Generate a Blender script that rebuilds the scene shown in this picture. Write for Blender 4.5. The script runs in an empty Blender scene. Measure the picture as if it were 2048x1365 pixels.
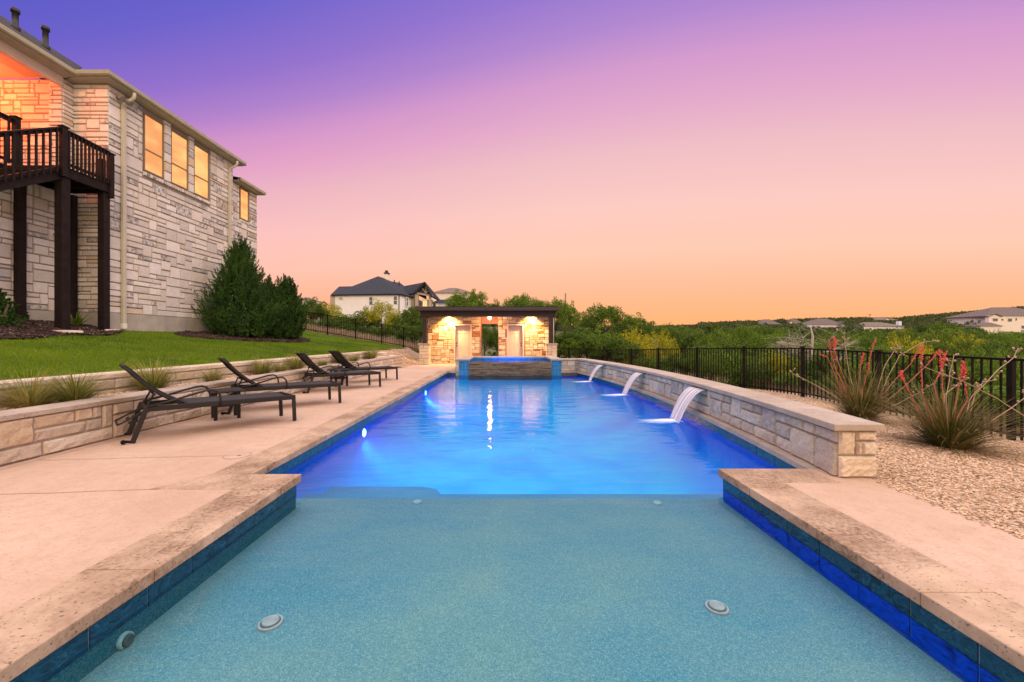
import bpy, math, random
import numpy as np
from mathutils import Vector, Matrix
R = math.radians
scene = bpy.context.scene
COL = scene.collection
CAMH = 1.25; FPX = 796.0; VX = 1015.0; VY = 680.0

def ray(px, py, Y):
    "world point seen in direction (px,py) at depth Y (used to survey the site from the photograph)"
    return ((px-VX)/FPX*Y, Y, CAMH-(py-VY)/FPX*Y)

# ------------------------------------------------------------------ objects
def tag(o, label=None, cat=None, group=None, kind=None):
    if label: o['label'] = label
    if cat: o['category'] = cat
    if group: o['group'] = group
    if kind: o['kind'] = kind
    return o
def empty(name, loc=(0,0,0), rz=0.0, label=None, cat=None, group=None):
    o = bpy.data.objects.new(name, None); o.empty_display_size = .2
    COL.objects.link(o); o.location = loc; o.rotation_euler = (0,0,rz)
    return tag(o, label, cat, group)
def origin_of(o):
    v = Vector((0,0,0))
    while o is not None:
        v += o.location; o = o.parent
    return v
class MB:
    def __init__(s): s.v=[]; s.f=[]; s.m=[]; s.sm=[]
    def add(s, vs, fs, mi=0, smooth=False):
        b=len(s.v); s.v += [tuple(p) for p in vs]
        for f in fs: s.f.append(tuple(b+i for i in f)); s.m.append(mi); s.sm.append(smooth)
        return s
    def box(s, x0,x1,y0,y1,z0,z1, mi=0):
        vs=[(x0,y0,z0),(x1,y0,z0),(x1,y1,z0),(x0,y1,z0),(x0,y0,z1),(x1,y0,z1),(x1,y1,z1),(x0,y1,z1)]
        return s.add(vs,[(0,3,2,1),(4,5,6,7),(0,1,5,4),(1,2,6,5),(2,3,7,6),(3,0,4,7)],mi)
    def bar(s, p0,p1,w,h,up=(0,0,1),mi=0):
        p0=Vector(p0);p1=Vector(p1);d=(p1-p0).normalized();u=Vector(up)
        if abs(d.dot(u))>.98:u=Vector((0,1,0))
        a=d.cross(u).normalized();b=a.cross(d).normalized()
        vs=[]
        for p in (p0,p1):
            for sa,sb in ((-1,-1),(1,-1),(1,1),(-1,1)): vs.append(p+a*(w/2*sa)+b*(h/2*sb))
        return s.add(vs,[(0,1,2,3),(7,6,5,4),(0,4,5,1),(1,5,6,2),(2,6,7,3),(3,7,4,0)],mi)
    def tube(s, pts, r, n=8, mi=0, cap=True):
        pts=[Vector(p) for p in pts]; rs=r if isinstance(r,(list,tuple)) else [r]*len(pts)
        b=len(s.v); pu=None
        for i,p in enumerate(pts):
            d=(pts[min(i+1,len(pts)-1)]-pts[max(i-1,0)]).normalized()
            if pu is None:
                u=Vector((0,0,1)) if abs(d.z)<.9 else Vector((1,0,0))
                a=d.cross(u).normalized()
            else: a=(pu-d*pu.dot(d)).normalized()
            pu=a; c=d.cross(a)
            for k in range(n):
                t=2*math.pi*k/n; s.v.append(tuple(p+(a*math.cos(t)+c*math.sin(t))*rs[i]))
        for i in range(len(pts)-1):
            for k in range(n):
                s.f.append((b+i*n+k,b+i*n+(k+1)%n,b+(i+1)*n+(k+1)%n,b+(i+1)*n+k)); s.m.append(mi); s.sm.append(True)
        if cap:
            e=b+(len(pts)-1)*n
            s.f.append(tuple(b+k for k in range(n))[::-1]); s.m.append(mi); s.sm.append(False)
            s.f.append(tuple(e+k for k in range(n))); s.m.append(mi); s.sm.append(False)
        return s
    def disc(s, c, r, n=24, axis='z', h=.01, mi=0):
        c=Vector(c)
        ax={'x':Vector((1,0,0)),'y':Vector((0,1,0)),'z':Vector((0,0,1))}[axis]
        return s.tube([c, c+ax*h], r, n, mi)
    def prism(s, poly, z0, z1, mi=0):
        n=len(poly); vs=[(x,y,z0) for x,y in poly]+[(x,y,z1) for x,y in poly]
        fs=[tuple(range(n))[::-1], tuple(range(n,2*n))]+[(i,(i+1)%n,n+(i+1)%n,n+i) for i in range(n)]
        return s.add(vs,fs,mi)
    def build(s, name, mat, parent=None, bevel=0, smooth=None, label=None):
        me=bpy.data.meshes.new(name)
        o=bpy.data.objects.new(name,me); COL.objects.link(o)
        off=Vector((0,0,0))
        if parent is not None: o.parent=parent; off=origin_of(parent)
        me.from_pydata([(x-off.x,y-off.y,z-off.z) for x,y,z in s.v],[],s.f)
        mats=mat if isinstance(mat,(list,tuple)) else [mat]
        for m_ in mats: me.materials.append(m_)
        me.polygons.foreach_set('material_index', s.m)
        me.polygons.foreach_set('use_smooth', s.sm if smooth is None else [smooth]*len(s.f))
        me.update()
        if bevel:
            md=o.modifiers.new('b','BEVEL'); md.width=bevel; md.segments=2; md.limit_method='ANGLE'; md.angle_limit=R(40)
        if label: o['label']=label
        return o
def quads_obj(name, V, mat, parent=None, nper=4, off=None):
    "V: (N,nper,3) array of separate polygons"
    V=np.asarray(V,dtype=np.float32); N=V.shape[0]
    me=bpy.data.meshes.new(name)
    me.vertices.add(N*nper); me.vertices.foreach_set('co',V.reshape(-1))
    me.loops.add(N*nper); me.loops.foreach_set('vertex_index',np.arange(N*nper,dtype=np.int32))
    me.polygons.add(N); me.polygons.foreach_set('loop_start',np.arange(0,N*nper,nper,dtype=np.int32))
    me.update(calc_edges=True); me.validate()
    me.materials.append(mat)
    o=bpy.data.objects.new(name,me); COL.objects.link(o)
    if parent is not None: o.parent=parent
    return o
def mesh_np(name, V, F, mat, parent=None, smooth=False):
    "V (n,3), F (m,k) indexed"
    V=np.asarray(V,dtype=np.float32); F=np.asarray(F,dtype=np.int32); k=F.shape[1]
    me=bpy.data.meshes.new(name)
    me.vertices.add(len(V)); me.vertices.foreach_set('co',V.reshape(-1))
    me.loops.add(F.size); me.loops.foreach_set('vertex_index',F.reshape(-1))
    me.polygons.add(len(F)); me.polygons.foreach_set('loop_start',np.arange(0,F.size,k,dtype=np.int32))
    me.polygons.foreach_set('use_smooth',[smooth]*len(F))
    me.update(calc_edges=True); me.validate()
    me.materials.append(mat)
    o=bpy.data.objects.new(name,me); COL.objects.link(o)
    if parent is not None: o.parent=parent
    return o
def copy_tree(o, parent=None):
    c=o.copy(); COL.objects.link(c); c.parent=parent
    for ch in list(o.children): copy_tree(ch,c)
    return c

# ------------------------------------------------------------------ materials
class NT:
    def __init__(s,name):
        s.m=bpy.data.materials.new(name); s.m.use_nodes=True; s.t=s.m.node_tree; s.t.nodes.clear()
        s.out=s.n('ShaderNodeOutputMaterial')
    def n(s,typ,**kw):
        nd=s.t.nodes.new(typ)
        for k,v in kw.items():
            if k.startswith('i_'):
                key=k[2:]
                key=int(key) if key.isdigit() else key.replace('_',' ')
                nd.inputs[key].default_value=v
            else: setattr(nd,k,v)
        return nd
    def l(s,a,b): s.t.links.new(a,b)
    def coord(s,scale=(1,1,1),kind='Object'):
        tc=s.n('ShaderNodeTexCoord'); mp=s.n('ShaderNodeMapping'); mp.inputs['Scale'].default_value=scale
        s.l(tc.outputs[kind],mp.inputs[0]); return mp.outputs[0]
    def noise(s,vec,scale,detail=4,rough=.55,dist=0):
        nd=s.n('ShaderNodeTexNoise',i_Scale=scale,i_Detail=detail,i_Roughness=rough,i_Distortion=dist)
        if vec is not None: s.l(vec,nd.inputs['Vector'])
        return nd.outputs['Fac']
    def voro(s,vec,scale,feature='F1',out='Distance',rnd=1):
        nd=s.n('ShaderNodeTexVoronoi',feature=feature,i_Scale=scale,i_Randomness=rnd)
        s.l(vec,nd.inputs['Vector']); return nd.outputs[out]
    def ramp(s,fac,stops,interp='LINEAR'):
        r=s.n('ShaderNodeValToRGB'); e=r.color_ramp.elements; r.color_ramp.interpolation=interp
        while len(e)<len(stops): e.new(.5)
        for el,(p,c) in zip(e,stops):
            el.position=p
            el.color=(c,c,c,1) if isinstance(c,(int,float)) else (c[0],c[1],c[2],1)
        s.l(fac,r.inputs[0]); return r.outputs[0]
    def mix(s,fac,a,b,mode='MIX'):
        nd=s.n('ShaderNodeMix',data_type='RGBA',blend_type=mode)
        for sock,val in ((nd.inputs[0],fac),(nd.inputs[6],a),(nd.inputs[7],b)):
            if hasattr(val,'is_linked'): s.l(val,sock)
            elif isinstance(val,(int,float)): sock.default_value=val if sock==nd.inputs[0] else (val,val,val,1)
            else: sock.default_value=(val[0],val[1],val[2],1)
        return nd.outputs[2]
    def math(s,op,a,b=0,c=0):
        nd=s.n('ShaderNodeMath',operation=op)
        for i,val in enumerate((a,b,c)):
            if hasattr(val,'is_linked'): s.l(val,nd.inputs[i])
            else: nd.inputs[i].default_value=val
        return nd.outputs[0]
    def bump(s,h,strength=.3,dist=.01,normal=None):
        nd=s.n('ShaderNodeBump',i_Strength=strength,i_Distance=dist); s.l(h,nd.inputs['Height'])
        if normal is not None: s.l(normal,nd.inputs['Normal'])
        return nd.outputs[0]
    def island(s):
        return s.n('ShaderNodeNewGeometry').outputs['Random Per Island']
    def bsdf(s,color,rough=.8,normal=None,metal=0,spec=.3,**kw):
        p=s.n('ShaderNodeBsdfPrincipled')
        for key,val in (('Base Color',color),('Roughness',rough),('Metallic',metal),('Specular IOR Level',spec)):
            if hasattr(val,'is_linked'): s.l(val,p.inputs[key])
            elif key=='Base Color': p.inputs[key].default_value=(val[0],val[1],val[2],1)
            else: p.inputs[key].default_value=val
        if normal is not None: s.l(normal,p.inputs['Normal'])
        for k,v in kw.items(): p.inputs[k.replace('_',' ')].default_value=v
        return p.outputs[0]
    def done(s,sh): s.l(sh,s.out.inputs[0]); return s.m
def vary(t, c, amt=.25, scale=6, detail=5):
    v=t.coord(); n=t.noise(v,scale,detail)
    return t.mix(t.ramp(n,[(.3,0),(.7,1)]), tuple(x*(1-amt) for x in c), tuple(min(1,x*(1+amt)) for x in c))
M={}
def plain(name,c,rough=.6,metal=0,amt=.12,scale=5,bump=0,bs=60,spec=.3):
    t=NT(name); col=vary(t,c,amt,scale)
    nb=None
    if bump: nb=t.bump(t.noise(t.coord(),bs,4),bump,.005)
    M[name]=t.done(t.bsdf(col,rough,nb,metal,spec)); return M[name]
def stone_mat(name, stops, blotch=.5, blotch_col=(.13,.13,.135), grime=.25, bs=.6):
    t=NT(name); v=t.coord(); isl=t.island()
    base=t.ramp(isl,stops,'CONSTANT')
    # every stone gets its own slice of the noise
    sep=t.n('ShaderNodeVectorMath',operation='ADD'); t.l(v,sep.inputs[0])
    cb=t.n('ShaderNodeCombineXYZ'); sc=t.math('MULTIPLY',isl,137.0)
    for i in range(3): t.l(sc,cb.inputs[i])
    t.l(cb.outputs[0],sep.inputs[1]); vv=sep.outputs[0]
    n1=t.noise(vv,5,6,.65); n2=t.noise(vv,26,5,.7)
    c=t.mix(t.ramp(n1,[(.35,.0),(.7,.55)]), base, t.mix(.5,base,(.50,.36,.22)))
    c=t.mix(t.math('MULTIPLY',t.ramp(n2,[(.35,1),(.6,0)]),grime), c, t.mix(.6,c,(.16,.13,.11)))
    # dark weathering only on some of the stones
    pick=t.ramp(t.math('FRACT',t.math('MULTIPLY',isl,17.31)),[(.86,0),(.91,1)],'CONSTANT')
    n3=t.noise(vv,9,8,.75)
    c=t.mix(t.math('MULTIPLY',t.math('MULTIPLY',t.ramp(n3,[(.42,0),(.60,1)]),pick),blotch),c,blotch_col)
    h=t.math('ADD',t.noise(vv,14,6,.6),t.math('MULTIPLY',t.noise(vv,70,4),.35))
    M[name]=t.done(t.bsdf(c,.9,t.bump(h,bs,.02))); return M[name]
stone_mat('house_stone',[(0,(.62,.575,.53)),(.18,(.71,.67,.62)),(.36,(.57,.535,.49)),(.5,(.76,.72,.67)),(.66,(.65,.60,.53)),(.8,(.70,.66,.61)),(.9,(.62,.51,.38)),(.94,(.48,.465,.45))],blotch=.9)
stone_mat('wall_stone',[(0,(.50,.41,.33)),(.2,(.58,.49,.40)),(.4,(.47,.38,.30)),(.55,(.62,.54,.45)),(.75,(.56,.45,.34)),(.9,(.50,.38,.26))],blotch=.3,grime=.35,bs=.9)
stone_mat('grey_wall_stone',[(0,(.46,.40,.33)),(.25,(.57,.51,.43)),(.45,(.42,.37,.32)),(.62,(.57,.49,.39)),(.8,(.49,.43,.36)),(.92,(.60,.49,.36))],blotch=.5,blotch_col=(.13,.12,.11),grime=.5,bs=.9)
stone_mat('pier_stone',[(0,(.60,.50,.38)),(.25,(.66,.56,.43)),(.6,(.62,.48,.34)),(.85,(.66,.58,.47))],blotch=.2,grime=.3,bs=.8)
stone_mat('cabana_stone',[(0,(.60,.48,.34)),(.2,(.68,.57,.43)),(.38,(.54,.37,.21)),(.5,(.70,.60,.46)),(.66,(.60,.43,.25)),(.78,(.40,.15,.05)),(.86,(.62,.53,.42)),(.93,(.30,.11,.04))],blotch=.4,blotch_col=(.25,.10,.04))
plain('joint',(.30,.20,.14),.9)
plain('mortar',(.27,.22,.17),.95,bump=.3)
plain('dark_mortar',(.25,.205,.16),.95,bump=.3)
plain('cabana_mortar',(.17,.10,.06),.95,bump=.3)
plain('foundation',(.36,.33,.28),.9,amt=.16,scale=2.5,bump=.3)
# ledger stone of the spillway
stone_mat('ledger_stone',[(0,(.06,.043,.034)),(.2,(.11,.085,.06)),(.4,(.04,.031,.026)),(.6,(.15,.11,.07)),(.8,(.075,.06,.05))],blotch=0,grime=.4)
# deck
def deck_mat():
    t=NT('deck_texture'); v=t.coord()
    big=t.noise(v,.7,4); mid=t.noise(t.coord((1,1,1)),9,6,.6)
    c=t.mix(t.ramp(big,[(.3,0),(.7,1)]),(.43,.29,.205),(.55,.395,.295))
    c=t.mix(t.ramp(mid,[(.35,.45),(.55,0)]),c,(.41,.275,.185))
    sp=t.noise(t.coord((38,62,40)),1,3,.6)
    c=t.mix(t.ramp(sp,[(.59,0),(.68,.6)]),c,(.28,.165,.10))
    knock=t.ramp(t.noise(t.coord((26,36,30)),1,5,.6),[(.42,0),(.52,1)])
    h=t.math('ADD',knock,t.math('MULTIPLY',t.noise(v,160,3),.4))
    M['deck']=t.done(t.bsdf(c,.85,t.bump(h,.5,.0022)))
deck_mat()
def coping_mat(name,ca,cb,cs,amount=.55):
    t=NT(name); v=t.coord(); isl=t.island()
    n=t.noise(v,2.3,7,.65); c=t.mix(t.ramp(n,[(.36,0),(.62,1)]),ca,cb)
    c=t.mix(t.math('MULTIPLY',isl,.30),c,t.mix(.5,c,(.62,.50,.38)))
    st=t.ramp(t.noise(v,1.6,8,.72,.4),[(.42,0),(.60,1)])
    fine=t.ramp(t.noise(v,34,5,.7),[(.38,1),(.6,.25)])
    c=t.mix(t.math('MULTIPLY',t.math('MULTIPLY',st,fine),amount),c,cs)
    pits=t.noise(t.coord((46,66,50)),1,2,.5)
    c=t.mix(t.ramp(pits,[(.64,0),(.69,.75)]),c,tuple(x*.45 for x in cs))
    h=t.math('SUBTRACT',t.math('MULTIPLY',t.noise(v,40,5),.4),t.ramp(pits,[(.6,0),(.7,1)]))
    M[name]=t.done(t.bsdf(c,.8,t.bump(h,.45,.004)))
coping_mat('coping',(.34,.225,.145),(.50,.355,.245),(.15,.085,.045),.95)
coping_mat('coping_spotted',(.48,.37,.28),(.58,.45,.34),(.19,.125,.08),.65)
coping_mat('cap',(.34,.28,.225),(.43,.355,.29),(.22,.16,.12),.5)
def tile_mat():
    t=NT('blue_tile'); isl=t.island()
    add=t.n('ShaderNodeVectorMath',operation='ADD'); t.l(t.coord((1,1,2.2)),add.inputs[0])
    cb=t.n('ShaderNodeCombineXYZ'); sc=t.math('MULTIPLY',isl,91.0)
    for i in range(3): t.l(sc,cb.inputs[i])
    t.l(cb.outputs[0],add.inputs[1])
    n=t.noise(add.outputs[0],5,5,.6,2.6)
    c=t.ramp(n,[(.28,(.002,.005,.012)),(.42,(.004,.025,.055)),(.5,(.008,.075,.15)),(.56,(.004,.02,.05)),(.66,(.02,.12,.21)),(.8,(.003,.012,.03))])
    c=t.mix(t.math('MULTIPLY',isl,.35),c,(.004,.04,.09))
    M['tile']=t.done(t.bsdf(c,.13,t.bump(n,.1,.004),spec=.6))
tile_mat()
_t=NT('lamplit_tile'); _n=_t.noise(_t.coord((1,1,2.2)),5,5,.6,2.6)  # lit copy of the waterline tile, blue lamp glow painted into its colour
M['lamplit_tile']=_t.done(_t.bsdf(_t.ramp(_n,[(.3,(.001,.014,.13)),(.42,(.001,.05,.50)),(.55,(.002,.085,.80)),(.62,(.001,.03,.30)),(.75,(.002,.07,.70))]),.2))
_t=NT('spa_tile'); _n=_t.noise(_t.coord((1,1,1.5)),7,5,.65,2.2); _i=_t.island()
M['spa_tile']=_t.done(_t.bsdf(_t.mix(_t.math('MULTIPLY',_i,.4),_t.ramp(_n,[(.3,(.005,.03,.09)),(.45,(.012,.13,.30)),(.55,(.03,.24,.46)),(.65,(.012,.10,.24)),(.8,(.05,.30,.50))]),(.01,.15,.34)),.15))
plain('grout',(.30,.36,.38),.8)
def plaster(name,a,b,speck):
    t=NT(name); v=t.coord()
    c=t.mix(t.ramp(t.noise(v,1.1,5,.6),[(.32,0),(.68,1)]),a,b)
    p=t.voro(v,190,out='Color'); g=t.n('ShaderNodeSeparateColor'); t.l(p,g.inputs[0])
    c=t.mix(t.ramp(g.outputs[0],[(.45,0),(1,speck)]),c,(.75,.66,.48))
    c=t.mix(t.ramp(g.outputs[1],[(.6,0),(1,speck)]),c,(.04,.13,.16))
    M[name]=t.done(t.bsdf(c,.9,t.bump(g.outputs[0],.3,.003)))
plaster('shelf_plaster',(.13,.275,.33),(.31,.34,.31),.45)
plaster('pool_plaster',(.03,.36,.60),(.06,.44,.64),.2)
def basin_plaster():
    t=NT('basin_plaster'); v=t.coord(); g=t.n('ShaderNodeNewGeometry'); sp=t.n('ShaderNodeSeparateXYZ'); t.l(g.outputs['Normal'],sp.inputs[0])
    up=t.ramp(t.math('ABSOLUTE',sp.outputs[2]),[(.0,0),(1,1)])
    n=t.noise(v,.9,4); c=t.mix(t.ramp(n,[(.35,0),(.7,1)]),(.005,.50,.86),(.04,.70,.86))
    c=t.mix(up,(.0,.15,.68),c)  # blue light on the walls painted in by slope, paling to the floor
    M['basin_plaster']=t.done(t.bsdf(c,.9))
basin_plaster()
plaster('lamplit_wall_plaster',(.001,.09,.60),(.002,.11,.64),.03)  # blue lamplight on the walls is put into this plaster's colour
plaster('step_plaster',(.04,.27,.42),(.09,.34,.45),.2)
plaster('shaded_side_plaster',(.035,.13,.165),(.05,.16,.19),.25)  # teal shadow below the left tile is put into this plaster's colour
def water(name,tint,k=.68,bs=.12,rough=.06,graze=(.05,.40,.68)):
    t=NT(name)
    a=t.noise(t.coord((.9,2.6,1)),1.3,3,.5,.3); b=t.noise(t.coord((5,13,1)),1,3,.5)
    h=t.math('ADD',a,t.math('MULTIPLY',b,.12))
    nb=t.bump(h,bs,.12)
    fr=t.n('ShaderNodeFresnel',i_IOR=1.33); t.l(nb,fr.inputs['Normal'])
    tr=t.n('ShaderNodeBsdfTransparent'); lw=t.n('ShaderNodeLayerWeight',i_Blend=.5)
    t.l(t.mix(t.ramp(lw.outputs['Facing'],[(.45,0),(.93,1)]),tint,graze),tr.inputs[0])   # longer path through the water at grazing angles
    gl=t.n('ShaderNodeBsdfGlossy',i_Roughness=rough); gl.inputs[0].default_value=(.84,.92,1,1); t.l(nb,gl.inputs['Normal'])
    mx=t.n('ShaderNodeMixShader'); t.l(t.math('MULTIPLY',fr.outputs[0],k),mx.inputs[0])
    t.l(tr.outputs[0],mx.inputs[1]); t.l(gl.outputs[0],mx.inputs[2])
    M[name]=t.done(mx.outputs[0])
water('water',(.60,.88,.95))
water('spa_water',(.5,.82,.95),.6,.12)
def leafm(name, stops, trans=.25, rough=.6, ns=2.0, nm=.6):
    t=NT(name); isl=t.island()
    oi=t.n('ShaderNodeObjectInfo')
    c=t.ramp(isl,stops)
    n=t.noise(t.coord(),ns,4)
    c=t.mix(t.ramp(n,[(.40,0),(.66,nm)]),c,tuple(x*1.45 for x in stops[-1][1]))
    c=t.mix(t.ramp(n,[(.30,.55),(.44,0)]),c,tuple(x*.7 for x in stops[0][1]))
    c=t.mix(t.math('MULTIPLY',oi.outputs['Random'],.42),c,tuple(x*.6 for x in stops[1][1]))
    d=t.bsdf(c,rough,spec=.2); tr=t.n('ShaderNodeBsdfTranslucent'); t.l(c,tr.inputs[0])
    mx=t.n('ShaderNodeMixShader',i_Fac=trans); t.l(d,mx.inputs[1]); t.l(tr.outputs[0],mx.inputs[2])
    M[name]=t.done(mx.outputs[0])
leafm('juniper',[(0,(.010,.030,.006)),(.5,(.024,.066,.012)),(1,(.060,.125,.022))])
leafm('cedar',[(0,(.018,.044,.006)),(.5,(.052,.105,.013)),(1,(.13,.205,.024))])
leafm('oak',[(0,(.028,.072,.008)),(.5,(.082,.165,.015)),(1,(.19,.29,.028))])
leafm('lime_leaf',[(0,(.13,.17,.008)),(.5,(.27,.29,.012)),(1,(.46,.40,.02))],.35)
leafm('bush_leaf',[(0,(.035,.08,.007)),(.5,(.085,.155,.012)),(1,(.17,.25,.02))],.3)
leafm('grass_blade',[(0,(.045,.10,.002)),(.5,(.10,.20,.003)),(1,(.22,.31,.006))],.35,ns=.55,nm=.45)
leafm('tuft_blade',[(0,(.07,.12,.012)),(.5,(.15,.20,.025)),(1,(.38,.28,.10))],.35)
leafm('yucca_blade',[(0,(.03,.04,.008)),(.4,(.07,.09,.015)),(.8,(.14,.15,.03)),(1,(.34,.22,.09))],.2)
leafm('dry_grass',[(0,(.28,.19,.11)),(.5,(.42,.30,.18)),(1,(.55,.42,.28))],.3)
plain('bark',(.10,.075,.055),.9,amt=.3,scale=9,bump=.5)
plain('dead_wood',(.38,.34,.30),.85,amt=.2,scale=9)
plain('stalk',(.42,.30,.20),.7,amt=.2)
plain('red_stalk',(.42,.13,.10),.7,amt=.3)
plain('red_flower',(.70,.075,.08),.6,amt=.3,scale=30)
plain('seed_pod',(.40,.27,.2),.8,amt=.3,scale=30)
def lawn_m():
    t=NT('lawn'); v=t.coord()
    c=t.mix(t.ramp(t.noise(v,.9,5,.6),[(.35,0),(.65,1)]),(.055,.11,.003),(.13,.20,.004))
    c=t.mix(t.ramp(t.noise(v,40,4),[(.4,.5),(.6,0)]),c,(.03,.06,.006))
    M['lawn']=t.done(t.bsdf(c,.95,t.bump(t.noise(v,60,4),.6,.02)))
lawn_m()
def mulch_m():
    t=NT('mulch'); v=t.coord((1,1,1))
    p=t.voro(t.coord((28,45,40)),1,out='Color'); g=t.n('ShaderNodeSeparateColor'); t.l(p,g.inputs[0])
    c=t.ramp(g.outputs[0],[(0,(.012,.007,.006)),(.5,(.04,.022,.018)),(.9,(.085,.045,.035)),(1,(.25,.2,.16))])
    M['mulch']=t.done(t.bsdf(c,.9,t.bump(g.outputs[1],.8,.03)))
mulch_m()
def gravel_m():
    t=NT('gravel_base'); v=t.coord()
    p=t.voro(v,38,out='Color'); g=t.n('ShaderNodeSeparateColor'); t.l(p,g.inputs[0])
    c=t.ramp(g.outputs[0],[(0,(.22,.14,.08)),(.5,(.42,.29,.19)),(1,(.56,.42,.30))])
    d=t.voro(v,38)
    M['gravel_base']=t.done(t.bsdf(c,.9,t.bump(t.ramp(d,[(0,1),(.6,0)]),.8,.02)))
    t=NT('pebble'); isl=t.island()
    c=t.ramp(isl,[(0,(.24,.14,.075)),(.2,(.46,.30,.18)),(.5,(.58,.40,.26)),(.8,(.70,.52,.37)),(1,(.48,.33,.22))])
    M['pebble']=t.done(t.bsdf(c,.85,t.bump(t.noise(t.coord(),90,3),.3,.004)))
gravel_m()
def hill_m():
    t=NT('hillside'); v=t.coord()
    c=t.mix(t.ramp(t.noise(v,.12,6,.6),[(.35,0),(.65,1)]),(.05,.075,.018),(.15,.14,.06))
    c=t.mix(t.ramp(t.noise(v,2.2,5),[(.4,.6),(.6,0)]),c,(.035,.05,.012))
    M['hillside']=t.done(t.bsdf(c,.95,t.bump(t.noise(v,3,5),.8,.2)))
hill_m()
plain('dark_wood',(.014,.009,.0085),.6,amt=.35,scale=7,bump=.25,bs=30,spec=.15)
plain('black_metal',(.006,.0055,.006),.5,amt=.1,spec=.12)
plain('lounger_metal',(.020,.018,.018),.5,amt=.1,spec=.2)
def sling_m():
    t=NT('sling'); v=t.coord((220,220,220)); n=t.noise(v,1,2)
    M['sling']=t.done(t.bsdf(t.mix(n,(.018,.016,.016),(.038,.034,.033)),.75,t.bump(n,.3,.002)))
sling_m()
plain('gutter',(.34,.31,.22),.5,amt=.08)
plain('soffit',(.42,.36,.28),.8,amt=.06)
plain('porch_ceiling',(.60,.50,.42),.8,amt=.05)
plain('downspout',(.47,.43,.33),.5,amt=.08)
plain('white_plastic',(.65,.62,.56),.5)
plain('vent_pipe',(.035,.035,.038),.6)
def shingles(name,a,b,sc=7):
    t=NT(name); br=t.n('ShaderNodeTexBrick',i_Scale=sc,offset=.5); br.inputs['Color1'].default_value=(*a,1); br.inputs['Color2'].default_value=(*b,1)
    br.inputs['Mortar'].default_value=tuple(x*.4 for x in a)+(1,); br.inputs['Mortar Size'].default_value=.025
    t.l(t.coord((1,1,1)),br.inputs['Vector'])
    c=t.mix(t.ramp(t.noise(t.coord(),5,5),[(.3,0),(.7,.5)]),br.outputs[0],tuple(x*1.5 for x in b))
    M[name]=t.done(t.bsdf(c,.9,t.bump(br.outputs['Fac'],.5,.02)))
shingles('roof_shingle',(.016,.013,.012),(.032,.027,.025))
shingles('charcoal_roof',(.018,.020,.030),(.032,.036,.050),2.2)
shingles('brown_roof',(.10,.075,.068),(.14,.11,.10),2)
shingles('tan_roof',(.13,.095,.08),(.18,.14,.12),2)
plain('trim_brown',(.048,.036,.036),.55,amt=.08)
plain('beam_brown',(.030,.019,.018),.6,amt=.15)
plain('door_paint',(.56,.43,.38),.5,amt=.04)
plain('door_frame',(.62,.46,.38),.55,amt=.04)
plain('stucco_white',(.76,.77,.82),.9,amt=.05,scale=1,bump=.2)
plain('stucco_cream',(.78,.71,.64),.9,amt=.05,scale=1)
plain('window_frame',(.20,.14,.09),.5)
plain('white_frame',(.75,.74,.72),.5)
plain('dark_glass',(.05,.07,.09),.12,spec=.8)
plain('grey_shutter',(.05,.06,.08),.6)
plain('concrete_slab',(.40,.33,.26),.9,bump=.3)
plain('rock',(.55,.45,.36),.9,amt=.25,scale=3,bump=.6,bs=9)
plain('fitting',(.62,.56,.50),.5,amt=.2,scale=20)
plain('bubbler_white',(.75,.46,.40),.5,amt=.2,scale=20)
plain('fitting_dark',(.17,.14,.12),.6)
plain('pole',(.20,.17,.16),.8)
def emit(name,c,s):
    t=NT(name); e=t.n('ShaderNodeEmission',i_Strength=s); e.inputs[0].default_value=(*c,1); M[name]=t.done(e.outputs[0])
emit('lamp_warm',(1,.72,.40),30); emit('lamp_orange',(1,.42,.16),60); emit('lamp_pool',(.55,.8,1),14); emit('window_glow',(1,.68,.30),1.1)
def blinds():
    t=NT('lit_blinds'); tc=t.n('ShaderNodeTexCoord'); sp=t.n('ShaderNodeSeparateXYZ'); t.l(tc.outputs['Object'],sp.inputs[0])
    s=t.math('SINE',t.math('MULTIPLY',sp.outputs[2],2*math.pi/.05))
    stripe=t.ramp(s,[(0,.8),(.5,1)])
    n=t.noise(t.coord((.6,.6,1.3)),1,3,.5)
    c=t.mix(t.ramp(n,[(.40,0),(.58,1)]),(.62,.23,.03),(.85,.42,.10))
    c=t.mix(1,c,stripe,'MULTIPLY')
    e=t.n('ShaderNodeEmission',i_Strength=1.35); t.l(c,e.inputs[0])
    g=t.n('ShaderNodeBsdfGlossy',i_Roughness=.05); g.inputs[0].default_value=(.2,.2,.2,1)
    ad=t.n('ShaderNodeAddShader'); t.l(e.outputs[0],ad.inputs[0]); t.l(g.outputs[0],ad.inputs[1])
    M['lit_blinds']=t.done(ad.outputs[0])
blinds()
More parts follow.
